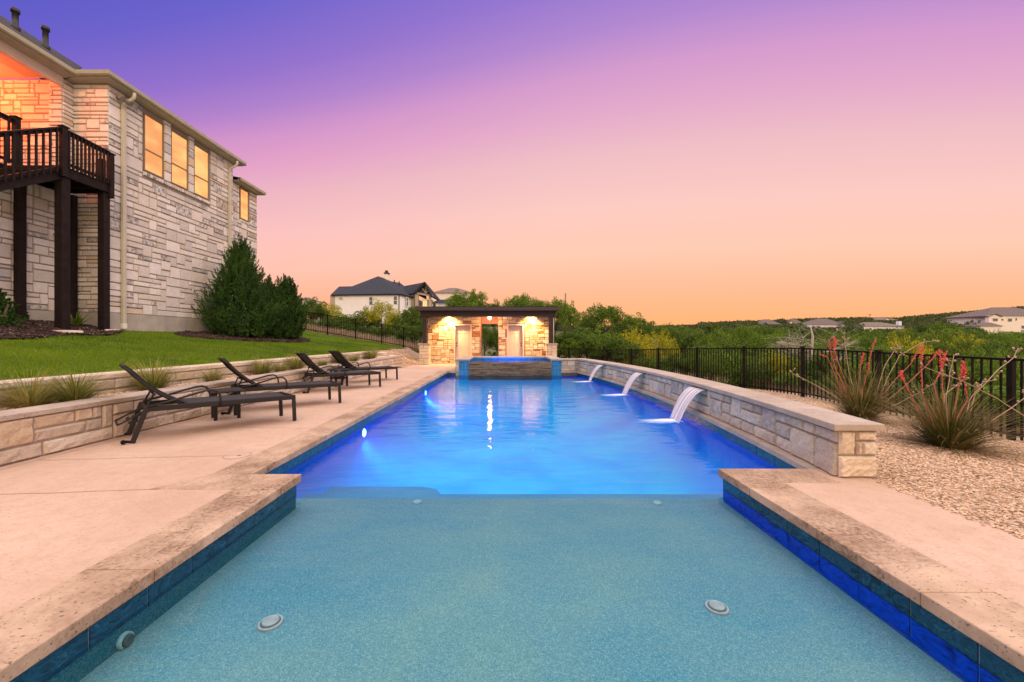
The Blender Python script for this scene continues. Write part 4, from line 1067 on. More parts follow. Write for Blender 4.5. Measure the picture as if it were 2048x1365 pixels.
# ================================================================== timber deck
dk=empty('timber_deck',(-11.2,10,1.5),label='raised dark brown timber deck with railings and stairs on tall posts beside the stone house',cat='deck')
DX=-10.65; DY0=9.52; DY1=10.72
b=MB(); b.box(-13,DX-.05,DY0+.05,DY1-.04,5.36,5.42); b.build('decking',M['dark_wood'],dk)
b=MB(); b.box(DX-.05,DX-.005,DY0,DY1,5.18,5.43); b.box(-13,DX-.052,DY0,DY0+.045,5.19,5.428); b.box(-13,DX-.052,DY1-.045,DY1,5.18,5.43)
for y in (9.9,10.3): b.box(-13,DX-.06,y,y+.04,5.18,5.358)
b.build('rim_joists',M['dark_wood'],dk,bevel=.004)
def post(x,y,z0,z1,w=.14): MB().box(x-w/2,x+w/2,y-w/2,y+w/2,z0,z1).build('post',M['dark_wood'],dk,bevel=.008)
post(DX-.13,DY0+.12,lawn_z(DX,DY0)-.1,5.18,.19); post(DX-.12,DY1-.10,lawn_z(DX,DY1)-.1,5.17,.17)
post(-11.83,9.66,1.86,5.18,.15); post(-11.83,10.83,1.85,5.18,.13)
def rail(p,q,z0,z1,n,skew_lo=0,end_hi=0,nm='railing'):
    p=Vector((*p,0));q=Vector((*q,0)); r=MB()
    r.bar(p+Vector((0,0,z0[1])),q+Vector((0,0,z1[1])),.11,.035); r.bar(p+Vector((0,0,z0[1]-.06)),q+Vector((0,0,z1[1]-.06)),.035,.08)
    r.bar(p+Vector((0,0,z0[0]+.12)),q+Vector((0,0,z1[0]+.12)),.035,.07)
    o_=r.build(nm,M['dark_wood'],dk,bevel=.003)
    bl=MB(); d=(q-p).normalized(); nn=Vector((d.y,-d.x,0))*.036
    for k in range(n):
        t=(k+.6)/(n+.2); c=p.lerp(q,t)+nn; lo=z0[0]+(z1[0]-z0[0])*t+.03; hi=z0[1]+(z1[1]-z0[1])*t-.03
        bl.bar(c+Vector((0,0,lo)),c+Vector((0,0,hi)),.036,.036)
    bl.build('balusters',M['dark_wood'],o_,bevel=.002)
# rail posts
for (x,y,z0_,z1_) in ((DX+.03,DY0+.0,5.15,6.33),(DX+.0,DY1-.04,5.05,6.22),(-11.9,9.64,5.3,6.62),(DX-.25,DY1-.02,5.3,6.1)): post(x,y,z0_,z1_,.11); 
for (x,y,z1_) in ((DX+.03,DY0,6.33),(DX,DY1-.04,6.22),(-11.9,9.64,6.62)): MB().box(x-.075,x+.075,y-.075,y+.075,z1_,z1_+.03).build('post_cap',M['dark_wood'],dk)
rail((DX,DY0+.06),(DX,DY1-.10),(5.38,6.30),(5.38,6.26),11)
# stair descending towards the camera along the deck's outer edge
SY=6.4
rail((DX,SY),(DX,DY0-.06),(5.33-(DY0-SY)*.62-.12,6.32-(DY0-SY)*.62),(5.22,6.30),22,nm='stair_railing')
sb=MB(); 
for x in (DX-.05,-11.7): sb.bar((x,SY,5.22-(DY0-SY)*.62-.0),(x,DY0-.01,5.25),.045,.27)
sb.build('stair_stringers',M['dark_wood'],dk,bevel=.004)
ts=MB(); k=0
while True:
    y=DY0-.28*(k+1); z=5.40-.174*(k+1)
    if y<SY+.1: break
    ts.box(-11.68,DX-.08,y,y+.30,z-.04,z); k+=1
ts.build('stair_treads',M['dark_wood'],dk)
rail((-11.9,6.2),(-11.9,9.58),(5.42,6.55),(5.42,6.56),18)
tag(MB().box(-10.95,-10.1,9.05,9.5,1.25,1.47).build('stone_block',M['rock'],bevel=.03),'flat tan stone block at the foot of the deck post','stone')
tag(MB().box(-10.98,-10.62,10.55,10.95,1.3,1.53).build('stone_block',M['rock'],bevel=.03),'flat pale slab between the far deck post and the downspout','stone')
tag(MB().tube([(-11.90,10.45,4.02),(-11.80,10.45,4.02),(-11.72,10.45,3.98)],[.03,.04,.05],10).build('wall_fixture',M['white_plastic']),'small white fixture on the stone wall under the deck','fixture')

# ================================================================== loungers
def make_lounger():
    t=empty('sun_lounger',(0,0,0))
    W=.60; Ln=1.70; zr=.365; zh=.395
    f=MB()
    for y in (0,W): f.bar((0,y,zh),(Ln,y,zr),.032,.065)
    f.bar((Ln,-.016,zr),(Ln,W+.016,zr),.034,.065); f.bar((.02,0,zh),(.02,W,zh),.03,.05)
    f.bar((.40,0,zh-.01),(.40,W,zh-.01),.03,.045)
    for x in (.75,1.1,1.4): f.bar((x,.01,.35),(x,W-.01,.35),.02,.02)
    f.build('frame',M['lounger_metal'],t,bevel=.006)
    for y in (0,W):
        MB().bar((Ln-.005,y,zr+.03),(Ln+.01,y,0),.05,.034,up=(0,1,0)).build('leg',M['lounger_metal'],t,bevel=.006)
        l=MB().bar((.02,y,zh+.02),(-.11,y,0),.05,.034,up=(0,1,0)).build('leg',M['lounger_metal'],t,bevel=.006)
        fo=MB(); fo.tube([(-.12,y,.02),(-.17,y,.03),(-.205,y,.028)],[.014,.018,.012],8); fo.tube([(-.19,y-.02,.028),(-.19,y+.02,.028)],.024,12); fo.build('glide',M['black_metal'],l)
    # seat sling, slightly sagging across, rolled over the foot end
    s=MB(); n=16; m=8; g=[]
    for i in range(n+1):
        x=.42+(Ln-.42)*i/n
        for k in range(m+1):
            q=k/m; y=.02+(W-.04)*q; z=zh+(zr-zh)*(x/Ln)+.036-.018*math.sin(math.pi*q)
            if i==n: z-=.02
            g.append((x,y,z))
    s.add(g,[(i*(m+1)+k,(i+1)*(m+1)+k,(i+1)*(m+1)+k+1,i*(m+1)+k+1) for i in range(n) for k in range(m)],smooth=True)
    o_=s.build('seat_sling',M['sling'],t); md=o_.modifiers.new('s','SOLIDIFY'); md.thickness=.008
    # backrest
    def bp(s_):  # profile point along backrest 0..1
        a=R(41); L_=.80
        x=.41-L_*s_*math.cos(a); z=.385+L_*s_*math.sin(a); bow=.035*math.sin(math.pi*min(1,s_*1.15))-.03*max(0,s_-.75)*2
        return x-bow*math.sin(a)*1.0+(0), z-bow*math.cos(a)*1.0
    bf=MB()
    for y in (.04,W-.04): bf.tube([(bp(k/8)[0],y,bp(k/8)[1]) for k in range(9)],.019,8)
    bf.tube([(bp(1)[0],.03,bp(1)[1]),(bp(1)[0],W-.03,bp(1)[1])],.018,8); bf.tube([(bp(.45)[0]-.02,.04,bp(.45)[1]-.03),(bp(.45)[0]-.02,W-.04,bp(.45)[1]-.03)],.014,8)
    br=bf.build('backrest',M['lounger_metal'],t)
    s=MB(); g=[]
    for i in range(13):
        x,z=bp(i/12)
        for k in range(m+1):
            q=k/m; dd=.012*math.sin(math.pi*q); g.append((x+.66*(.022-dd)*1,.03+(W-.06)*q,z+.75*(.022-dd)))
    s.add(g,[(i*(m+1)+k,(i+1)*(m+1)+k,(i+1)*(m+1)+k+1,i*(m+1)+k+1) for i in range(12) for k in range(m)],smooth=True)
    o_=s.build('back_sling',M['sling'],br); md=o_.modifiers.new('s','SOLIDIFY'); md.thickness=.008
    # prop struts and adjusting loop
    st=MB()
    for y in (.10,W-.10):
        st.tube([(bp(.45)[0]-.02,y,bp(.45)[1]-.03),(.0,y,.36),(-.20,y+.0,.24),(-.235,y,.225)],.011,8)
        st.bar((.08,y,.37),(-.10,y,.30),.012,.03)
        for x in (-.02,-.07,-.12): st.tube([(x,y-.012,.27+x*.3),(x,y+.012,.27+x*.3)],.02,8)
    st.tube([(-.235,.10,.225),(-.235,W-.10,.225)],.011,8)
    st.build('prop_stand',M['lounger_metal'],t)
    for y in (-.022,W+.022):
        pts=[(.03,y,zh+.03),(.25,y,zh+.08),(.48,y,zh+.145),(.60,y,zh+.175),(.67,y,zh+.18),(.72,y,zh+.16),(.755,y,zh+.11),(.765,y,zh+.03),(.765,y,zh-.04)]
        MB().tube(pts,.014,8).build('armrest',M['lounger_metal'],t)
    return t
proto=make_lounger()
spots=[((-4.44,4.87),47,'nearest black sun lounger, its headrest over the stone wall'),((-4.58,6.72),42,'second nearest black sun lounger, set beside the nearer side table'),((-4.58,9.35),45.5,'third black sun lounger from the camera, with its side table behind it'),((-4.56,11.17),50,'farthest black sun lounger, nearest to the pool house')]
for i,((x,y),a,lab) in enumerate(spots):
    o_=proto if i==0 else copy_tree(proto)
    o_.location=(x,y,.003); o_.rotation_euler=(0,0,R(a)); tag(o_,lab,'sun lounger','black sun loungers along the stone wall')
def make_table():
    t=empty('side_table',(0,0,0)); h=.45; w=.23
    b=MB(); b.box(-w,w,-w,w,h-.028,h); 
    b.build('table_top',M['lounger_metal'],t,bevel=.012)
    sl=MB(); 
    for i in range(7): sl.box(-w+.03,w-.03,-w+.035+i*.058,-w+.035+i*.058+.045,h+.001,h+.006)
    sl.build('slats',M['sling'],t)
    for sx in (-1,1):
        for sy in (-1,1): MB().box(sx*.15-.022,sx*.15+.022,sy*.15-.022,sy*.15+.022,0,h-.028).build('leg',M['lounger_metal'],t,bevel=.004)
    r=MB(); 
    for s_ in (-1,1): r.box(-.127,.127,s_*.15-.012,s_*.15+.012,.20,.24); r.box(s_*.15-.012,s_*.15+.012,-.127,.127,.20,.24)
    r.build('stretcher',M['lounger_metal'],t)
    return t
tb=make_table()
for i,(x,y,a,lab) in enumerate(((-4.50,6.36,43,'low black side table between the two nearest loungers'),(-4.55,10.75,47,'low black side table between the two farthest loungers'))):
    o_=tb if i==0 else copy_tree(tb); o_.location=(x,y,.003); o_.rotation_euler=(0,0,R(a)); tag(o_,lab,'side table','black side tables between the loungers')

# ================================================================== fences
def fence(name,pts,zb,h,lab,pw=.065,gap=.115):
    t=empty(name,(pts[0][0],pts[0][1],zb[0]),label=lab,cat='fence')
    for i,(x,y) in enumerate(pts):
        p=MB(); p.box(x-pw/2,x+pw/2,y-pw/2,y+pw/2,zb[i]-.1,zb[i]+h+.03); p.box(x-pw/2-.008,x+pw/2+.008,y-pw/2-.008,y+pw/2+.008,zb[i]+h+.03,zb[i]+h+.045); p.build('post',M['black_metal'],t)
    for i in range(len(pts)-1):
        a=Vector((*pts[i],zb[i])); b=Vector((*pts[i+1],zb[i+1])); p=MB(); up=Vector((0,0,1)); d=(b-a)
        for z,hh in ((h-.01,.035),(h-.16,.022),(.10,.035)) if name=='x' else ((h-.01,.035),(.10,.035)):
            p.bar(a+up*z,b+up*z,.03,hh)
        n=max(2,round(d.xy.length/gap))
        for k in range(1,n):
            c=a+d*(k/n); p.bar(c+up*.03,c+up*(h-.01),.021,.021)
        p.build('rail_panel',M['black_metal'],t)
fence('metal_fence',fence_pts,fb,1.19,'black metal picket fence running along the right edge of the gravel')
lf=[(-15.2,25.6),(-13.0,25.1),(-11.3,25.0),(-9.5,24.9),(-7.8,24.7),(-6.4,24.5),(-5.0,24.2)]
fence('metal_fence',lf,[L(x)+.02 if x<-6.3 else .42+( -x-5.0)*.25 for x,y in lf],1.2,'black metal picket fence stepping down the slope left of the pool house')
# ================================================================== plants
def unit(v): return v/np.maximum(1e-9,np.linalg.norm(v,axis=-1,keepdims=True))
def leafquads(P,A,Sd,l,w):
    l=np.asarray(l)[:,None]; w=np.asarray(w)[:,None]
    return np.stack([P-A*l*.5,P+Sd*w*.5-A*l*.08,P+A*l*.5,P-Sd*w*.5-A*l*.08],1)
def juniper(name,H,Rd,ns,seed,mat,lab,cat,loc,group=None,lean=.35,pw=.75,leaf=.055):
    "conical bush made of upswept sprays of scale leaves"
    r=np.random.RandomState(seed); t=empty(name,loc,label=lab,cat=cat,group=group)
    V=[]
    hz=r.beta(1.15,1.35,ns); th=r.uniform(0,2*np.pi,ns)
    prof=lambda z:Rd*np.where(z<.22,.72+1.27*z,(1-z)**pw/(0.78**pw))*(1+.10*np.sin(3*th+seed)+.06*np.sin(7*th))
    rad=prof(hz)*.88*np.sqrt(r.uniform(.3,1,ns)); 
    B=np.stack([rad*np.cos(th),rad*np.sin(th),hz*H*.86],-1)
    out=np.stack([np.cos(th),np.sin(th),np.zeros(ns)],-1)
    ax=unit(out*(lean+.35*(1-hz))[:,None]*r.uniform(.5,1.3,ns)[:,None]+np.array([0,0,1])+r.normal(0,.12,(ns,3)))
    Ls=r.uniform(.4,.9,ns)*H*.20; m=64
    for k in range(m):
        s=(k+r.uniform(0,1,ns))/m; ang=r.uniform(0,2*np.pi,ns)
        u=unit(np.cross(ax,out+r.normal(0,.2,(ns,3)))); v=np.cross(ax,u)
        side=u*np.cos(ang)[:,None]+v*np.sin(ang)[:,None]
        w=.17*(1-s)**.7*Ls+.01
        P=B+ax*(s*Ls)[:,None]+side*(w*r.uniform(.3,1,ns))[:,None]
        A=unit(ax*1.1+side*.7+r.normal(0,.15,(ns,3))); Sd=unit(np.cross(A,r.normal(0,1,(ns,3))))
        V.append(leafquads(P,A,Sd,r.uniform(.8,1.5,ns)*leaf,r.uniform(.35,.6,ns)*leaf))
    # dark inner twig mass
    n=ns*14; z=r.uniform(0.02,.93,n); th=r.uniform(0,2*np.pi,n); q=prof_in=Rd*np.where(z<.22,.72+1.27*z,(1-z)**pw/(0.78**pw))*.70*np.sqrt(r.uniform(.1,1,n))
    P=np.stack([q*np.cos(th),q*np.sin(th),z*H*.9],-1); A=unit(r.normal(0,1,(n,3))+np.array([0,0,.8])); Sd=unit(np.cross(A,r.normal(0,1,(n,3))))
    V.append(leafquads(P,A,Sd,r.uniform(1.5,2.8,n)*leaf,r.uniform(.8,1.5,n)*leaf))
    quads_obj('foliage',np.concatenate(V),M[mat],t)
    tk=MB(); tk.tube([(0,0,-.15),(0,0,H*.3),(.03,0,H*.7)],[.07,.05,.02],8)
    for a in (0,2.1,4.2): tk.tube([(0,0,.1),(.3*math.cos(a),.3*math.sin(a),H*.3),(.4*math.cos(a),.4*math.sin(a),H*.6)],[.04,.03,.012],6)
    o=tk.build('trunk',M['bark']); o.parent=t
    return t
juniper('juniper_bush',3.75,1.36,620,4,'juniper','tall dark green conical juniper in front of the house wall','bush',(-9.75,14.55,lawn_z(-9.75,14.55)),'junipers beside the house',lean=.25,pw=.95)
juniper('juniper_bush',2.85,.95,340,9,'juniper','narrower upright juniper standing right of the tallest one','bush',(-9.45,16.95,lawn_z(-9.45,17)),'junipers beside the house',lean=.15,pw=.55)
juniper('juniper_bush',2.5,.85,260,14,'juniper','low bluish juniper squeezed between the two taller ones','bush',(-9.55,15.95,lawn_z(-9.55,16)),'junipers beside the house',lean=.15,pw=.55)
juniper('juniper_bush',.95,.62,90,19,'juniper','small rounded dark shrub on the mulch at the far left edge','bush',(-11.0,8.45,lawn_z(-10.3,8.4)+.02),None,lean=.5,pw=.5,leaf=.04)

def crown(name,H,Rw,seed,mat,nc=70,nl=70,leaf=.13,trunkh=.35,zlo=.3,loose=.22,dark=0):
    "tapered trunk with limbs; crown of leaf clumps unevenly spread through an ellipsoid; unit tree at origin"
    r=np.random.RandomState(seed); rr=random.Random(seed)
    t=empty(name,(0,0,0))
    d=unit(r.normal(0,1,(nc,3))); d[:,2]=np.abs(d[:,2])*1.0-.25*r.uniform(0,1,nc)
    rad=r.uniform(.45,1,nc)**.6*(1+.22*np.sin(3*np.arctan2(d[:,1],d[:,0])+seed))
    C=np.stack([d[:,0]*rad*Rw,d[:,1]*rad*Rw,H*(zlo+.02)+(H*(1-zlo)*.5)*(1+d[:,2]*rad*1.0-.1)],-1)
    V=[]
    sz=r.uniform(.55,1.25,nc)*Rw*loose
    for c,s in zip(C,sz):
        n=int(nl*(s/(Rw*loose)))
        q=unit(r.normal(0,1,(n,3)))*r.uniform(.25,1,(n,1))**.5*s*np.array([1.15,1.15,.72]); P=c+q
        A=unit(q/s+r.normal(0,.5,(n,3))+np.array([0,0,.2])); Sd=unit(np.cross(A,r.normal(0,1,(n,3))))
        V.append(leafquads(P,A,Sd,r.uniform(.7,1.4,n)*leaf,r.uniform(.45,.8,n)*leaf))
    quads_obj('crown',np.concatenate(V),M[mat],t)
    tk=MB(); tk.tube([(0,0,-1.6),(0,0,0),(.04*H,.01*H,trunkh*H*.6),(.02*H,0,trunkh*H*1.3),(0,0,H*.75)],[.04*H,.032*H,.024*H,.017*H,.006*H],7)
    for k in range(0,nc,max(1,nc//12)):
        c=C[k]; tk.tube([(.03*H,0,trunkh*H*rr.uniform(.6,1.1)),tuple(c*np.array([.5,.5,.72])),tuple(c)],[.012*H,.008*H,.003*H],5)
    o=tk.build('trunk',M['bark']); o.parent=t
    return t
protos={
 'cedar':[crown('cedar_tree',3.2,1.7,31,'cedar',90,85,.12,zlo=.05,loose=.24),crown('cedar_tree',3.6,1.6,32,'cedar',90,85,.12,zlo=.05,loose=.22)],
 'oak':[crown('oak_tree',4.2,2.3,33,'oak',85,85,.15,zlo=.28,loose=.24),crown('oak_tree',4.6,2.2,34,'oak',85,85,.15,zlo=.25,loose=.22)],
 'bush':[crown('leafy_bush',2.6,1.7,35,'bush_leaf',80,70,.12,zlo=.05,loose=.23)],
 'lime':[crown('yellow_bush',2.6,1.8,36,'lime_leaf',80,60,.10,zlo=.05,loose=.20)],
}
for L_ in protos.values():
    for p in L_: p.location=(0,-400,-50)
used={}
def plant(kind,px,Y,topy,zb,label,group,width=None,cat=None):
    "plant one tree of a kind at depth Y, its foot at height zb and its top at height of py=topy"
    L_=protos[kind]; i=random.Random(int(px*7+Y*13)).randrange(len(L_)); pr=L_[i]
    H0={'cedar':[3.2,3.6],'oak':[4.2,4.6],'bush':[2.6],'lime':[2.6]}[kind][i]; W0={'cedar':[1.7,1.6],'oak':[2.3,2.2],'bush':[1.7],'lime':[1.8]}[kind][i]
    X=(px-VX)/FPX*Y; ztop=CAMH-(topy-VY)/FPX*Y
    H=max(.5,ztop-zb); s=H/H0*1.03
    ws=(width/2*Y/FPX/W0/1.1) if width else s*random.Random(int(px)).uniform(.85,1.2)
    key=(kind,i)
    if key not in used: used[key]=1; o=pr
    else: o=copy_tree(pr)
    o.location=(X,Y,zb); o.scale=(ws,ws,s); o.rotation_euler=(0,0,random.Random(int(px*3+Y)).uniform(0,6.28))
    tag(o,label,cat or {'cedar':'tree','oak':'tree','bush':'bush','lime':'bush'}[kind],group)
    return o
# ------------------------------------------------------------------ far terrain
PXc=[-900,600,850,1100,1300,1600,1800,2048,2700]
Yc=[25,40,60,100,150,200,400,900,2500]
TZ=[[2.6,4,6,9,12,14,20,30,30],[1.9,2.8,4.2,6,7.5,9,12,25,30],[.5,1.5,3.2,5.5,7,8,10,20,25],[-.5,.3,1.5,3.2,4,4.5,5.5,14,20],[-2,-2.3,-1.6,0,2,4,10,20,20],[-2.5,-4,-5,-4,2.5,6.3,17,22,22],[-2.5,-4,-5,-3,3,6,19,24,24],[-2.5,-4,-5,-2.5,4.2,9,30,34,34],[-2.5,-4,-5,-2,5,11,40,44,44]]
TZ=np.array(TZ,float)
def polar(X,Y):
    Yq=max(Y,20.0); px=VX+X/Yq*FPX
    col=[float(np.interp(np.log(Yq),np.log(Yc),row)) for row in TZ]
    return float(np.interp(px,PXc,col))
def terrain(X,Y):
    fx=fenceX(Y)+.75 if Y<25.1 else None
    base=polar(X,Y)
    if Y<24.9:
        if X<fx: return -2.6 if Y<24.0 or X>4 else -2.6
        s=min(1,(X-fx)/7.0); s=s*s*(3-2*s); return (fence_z(Y)-.10)*(1-s)+min(base,-2.2)*s
    # just beyond the back fence
    e=L(X)-.03 if X<-6.3 else (float(np.interp(X,[-6.3,-4.5,3,8],[L(-6.3)-.05,.3,-.4,-.9])) if X<8 else base)
    s=min(1,(Y-24.9)/6); return e*(1-s)+base*s if X<10 else base*min(1,1)*1.0
xs=sorted(set([round(v,2) for v in list(np.arange(-30,30,.8))+list(np.arange(-30,-300,-9))+list(np.arange(30,420,5))+[-500,-900,-1600,500,700,1000,1600,2500]]))
ys=sorted(set([round(v,2) for v in list(np.arange(-6,42,.8))+list(np.arange(42,110,3))+list(np.arange(110,430,8))+[480,560,700,900,1300,2000,2500]]))
P=[]; rr=random.Random(2)
for y in ys:
    for x in xs:
        z=terrain(x,y); 
        if z>-2.55: z+=(.15+min(1.0,y*.003))*math.sin(x*.31+y*.17)*math.sin(y*.23-x*.11)*(.3 if y<34 else 1)
        P.append((x,y,z))
nx=len(xs); F=[(k*nx+i,k*nx+i+1,(k+1)*nx+i+1,(k+1)*nx+i) for k in range(len(ys)-1) for i in range(nx-1)]
o=mesh_np('hillside',P,F,M['hillside'],smooth=True); tag(o,kind='structure')
# dry grass verges
def patch(name,fn,n,h0,h1,w,mat,seed,lab):
    r=random.Random(seed); X=[];Y=[];Z=[]
    while len(X)<n:
        x,y=fn(r); X.append(x);Y.append(y);Z.append(terrain(x,y)-.02)
    o=blades(name,np.array(X),np.array(Y),np.array(Z),h0,h1,w,mat,seed,.5); tag(o,lab,'grass',kind='stuff'); return o
patch('dry_grass',lambda r:(r.uniform(-15,-4.5),r.uniform(25.1,28)),9000,.2,.55,.03,'dry_grass',1,'pale dry grass below the hedge beyond the left fence')
def fr(r):
    y=r.uniform(3.5,24); return (fenceX(y)+.8+r.random()**1.5*2.5,y)
patch('dry_grass',fr,12000,.12,.5,.015,'dry_grass',2,'dry grass and weeds just beyond the right fence')
patch('dry_grass',lambda r:(lambda y:((r.uniform(1112,1290)-VX)/FPX*y,y))(r.uniform(52,60)),9000,.4,1.0,.06,'dry_grass',3,'band of pale dry grass on the rise right of the pool house')

# ------------------------------------------------------------------ background trees
rr=random.Random(77)
ov={}
def gnd(px,Y): return terrain((px-VX)/FPX*Y,Y)
# hedge beyond the left fence
gl='shrubs and trees on the slope left of the pool house'
for (px,Y,ty,k,w,lab) in [
 (622,30,596,'cedar',60,'dark evergreen right behind the end of the junipers'),(650,33,607,'lime',90,'yellow-green loose shrub below the left end of the white house'),(615,29,640,'bush',50,'low bush at the top of the sloping fence'),
 (690,31,628,'bush',90,'mid green shrub below the white house wall'),(735,30,618,'cedar',60,'dark round evergreen below the white house'),(762,29.5,604,'lime',80,'tall yellow-green shrub below the middle of the white house'),
 (795,29,622,'lime',70,'yellow-green shrub between two dark evergreens'),(812,28.5,616,'cedar',58,'dark pointed evergreen left of the pool house'),(838,28.5,612,'cedar',60,'dark evergreen touching the left end of the pool house roof'),
 (700,28.5,648,'cedar',70,'low dark evergreen behind the middle of the sloping fence'),(660,28,640,'cedar',70,'low dark evergreen behind the upper sloping fence'),(770,27.5,650,'bush',80,'low mid green bush behind the lower sloping fence'),
 (822,27,648,'cedar',70,'low dark evergreen beside the left pier of the pool house'),(735,28,655,'cedar',60,'low dark bush in the gap of the hedge'),(860,27.5,640,'cedar',60,'dark evergreen hidden behind the left stone wall'),
 (578,31,640,'bush',60,'bush partly hidden behind the junipers')]:
    plant(k,px,Y,ty,gnd(px,Y)-.2,lab,gl,w)
for (px,Y,ty,k,w,lab) in [
 (920,62,584,'oak',64,'round green oak right of the white house'),(952,66,580,'oak',44,'oak beside the grey distant roof'),(1042,50,590,'oak',74,'broad oak rising over the middle of the pool house roof'),(1075,48,598,'oak',40,'smaller oak over the pool house roof'),
 (988,55,602,'cedar',50,'dark low tree over the pool house roof beside the lamp'),(965,52,606,'cedar',36,'small dark tree over the pool house roof'),(1110,44,598,'oak',54,'oak over the right end of the pool house roof'),(1138,42,605,'oak',46,'oak just right of the pool house roof'),
 (970,26.5,650,'cedar',50,'dark evergreen seen through the passage'),(995,27,655,'cedar',40,'second dark evergreen behind the passage')]:
    plant(k,px,Y,ty,gnd(px,Y)-.2,lab,'trees behind the pool house',w)
for (px,Y,ty,k,w,lab) in [
 (1205,60,610,'oak',88,'large dark oak on the rise right of the pool house'),(1180,58,630,'cedar',50,'dark evergreen at the foot of the large oak'),(1262,60,628,'oak',70,'broad oak right of the large one on the rise'),(1290,56,640,'cedar',50,'dark evergreen at the right end of the rise'),(1240,57,640,'cedar',46,'dark evergreen between the two oaks on the rise')]:
    plant(k,px,Y,ty,gnd(px,Y)-.3,lab,'trees on the rise',w)
# hedge behind the right fence
for (px,Y,ty,k,w,lab) in [
 (1140,28,654,'cedar',80,'dense dark evergreen beside the right pier of the pool house'),(1185,29,650,'cedar',90,'dense evergreen behind the far end of the right fence'),(1232,29,664,'cedar',70,'evergreen between the dense hedge and the yellow bush'),
 (1270,27,664,'lime',110,'bright yellow-green bush behind the right fence'),(1322,28,668,'lime',90,'second yellow-green bush behind the right fence'),(1370,30,662,'cedar',90,'dark evergreen right of the yellow bushes'),
 (1118,27,662,'cedar',80,'dark evergreen half behind the right pier'),(1160,26.6,660,'cedar',90,'broad evergreen in the middle of the far hedge'),(1205,27,664,'bush',90,'leafy bush between evergreens of the far hedge'),(1245,26,672,'cedar',80,'low evergreen left of the bright yellow bush'),(1130,26.5,676,'bush',80,'low green bush behind the fence by the pool house'),(1210,26.5,684,'cedar',70,'low dark bush at the foot of the evergreen hedge')]:
    plant(k,px,Y,ty,gnd(px,Y)-.2,lab,'hedge beyond the right fence',w)
rows=[(13,705,[(1420,2080,75)],'n'),(18,690,[(1400,2090,62)],'n'),(24,680,[(1390,2100,60)],'m'),(31,672,[(1400,2110,52)],'m'),(41,668,[(1350,2120,48)],'m'),(54,662,[(1340,2120,44)],'m'),(72,658,[(1330,2110,40)],'m'),(95,656,[(1320,2100,40)],'f'),(125,654,[(1320,2090,36)],'f')]
kinds=['cedar','cedar','oak','oak','bush','cedar','oak','cedar','oak','lime','bush']
adj={'cedar':'dark evergreen','oak':'rounded green oak','bush':'mid green bush','lime':'yellow-green bush'}
zone={'n':'close behind the right fence','m':'in the valley beyond the right fence','f':'on the far valley side'}
def skl(px): return float(np.interp(px,[1300,1500,1600,1700,1830,1900,1950,1975,2050,2150],[655,657,657,659,660,650,656,664,664,660]))
for (Y,ty,spans,zn) in rows:
    for (a,b,st) in spans:
        px=a+rr.uniform(0,st)
        while px<b:
            k=rr.choice(kinds); yy=Y*rr.uniform(.9,1.1); z=gnd(px,yy)-.3
            t0=max(ty,skl(px)+ (0 if Y>60 else 2))+rr.uniform(-3 if 1600<px<1830 or px>1940 else -10,14)
            side='below the small hill houses' if px<1560 else ('behind the first yucca' if px<1800 else 'below the large hill house')
            if Y<16:
                t0=ty+rr.uniform(-14,16)
                if px>1600: t0+=6
            H=CAMH-(t0-VY)/FPX*yy-z
            if H>1.0: plant(k,px,yy,t0,z,f'{adj[k]} {zone[zn]}, {side}',f'{adj[k]}s {zone[zn]}',st*rr.uniform(1.0,1.7) if Y>16 else st*rr.uniform(1.3,1.8))
            px+=st*rr.uniform(.55,1.05)
# far wood on the hills
HB=[(1519,1564,651,265),(1576,1606,648,320),(1611,1691,655,184),(1724,1812,658,163),(1748,1800,641,340),(1957,2120,662,146)]
def farwood():
    r=np.random.RandomState(9); V=[]; 
    for _ in range(5200):
        px=r.uniform(560,2250) if r.rand()<.4 else r.uniform(1290,2250); Y=150*(420/150)**r.uniform(0,1)
        if px<1290: Y=r.uniform(90,260)
        X=(px-VX)/FPX*Y; z=terrain(X,Y)
        H=r.uniform(3.0,5.6)*(.8 if px<1400 else 1); skip=False
        for (h0,h1,ey,hy) in HB:
            if h0-6<px<h1+6 and Y<hy+10:
                if Y>hy-7 : skip=True; break
                H=min(H,CAMH-(ey-VY)/FPX*Y-z)
        if skip or H<1.2: continue
        Rw=H*r.uniform(.45,.65); n=46
        q=unit(r.normal(0,1,(n,3))); q[:,2]=np.abs(q[:,2]); P=np.array([X,Y,z+H*.25])+q*np.array([Rw,Rw,H*.72])*r.uniform(.75,1.05,(n,1))
        A=unit(q+r.normal(0,.5,(n,3))); Sd=unit(np.cross(A,r.normal(0,1,(n,3)))); s=.9*(Y/250)**.5
        V.append(leafquads(P,A,Sd,r.uniform(.8,1.4,n)*s,r.uniform(.6,1.0,n)*s))
    o=quads_obj('far_wood',np.concatenate(V),M['far_leaf']); tag(o,'dark green wood covering the distant hills along the skyline','wood',kind='stuff')
leafm('far_leaf',[(0,(.020,.036,.012)),(.5,(.045,.068,.020)),(1,(.095,.115,.035))])
farwood()

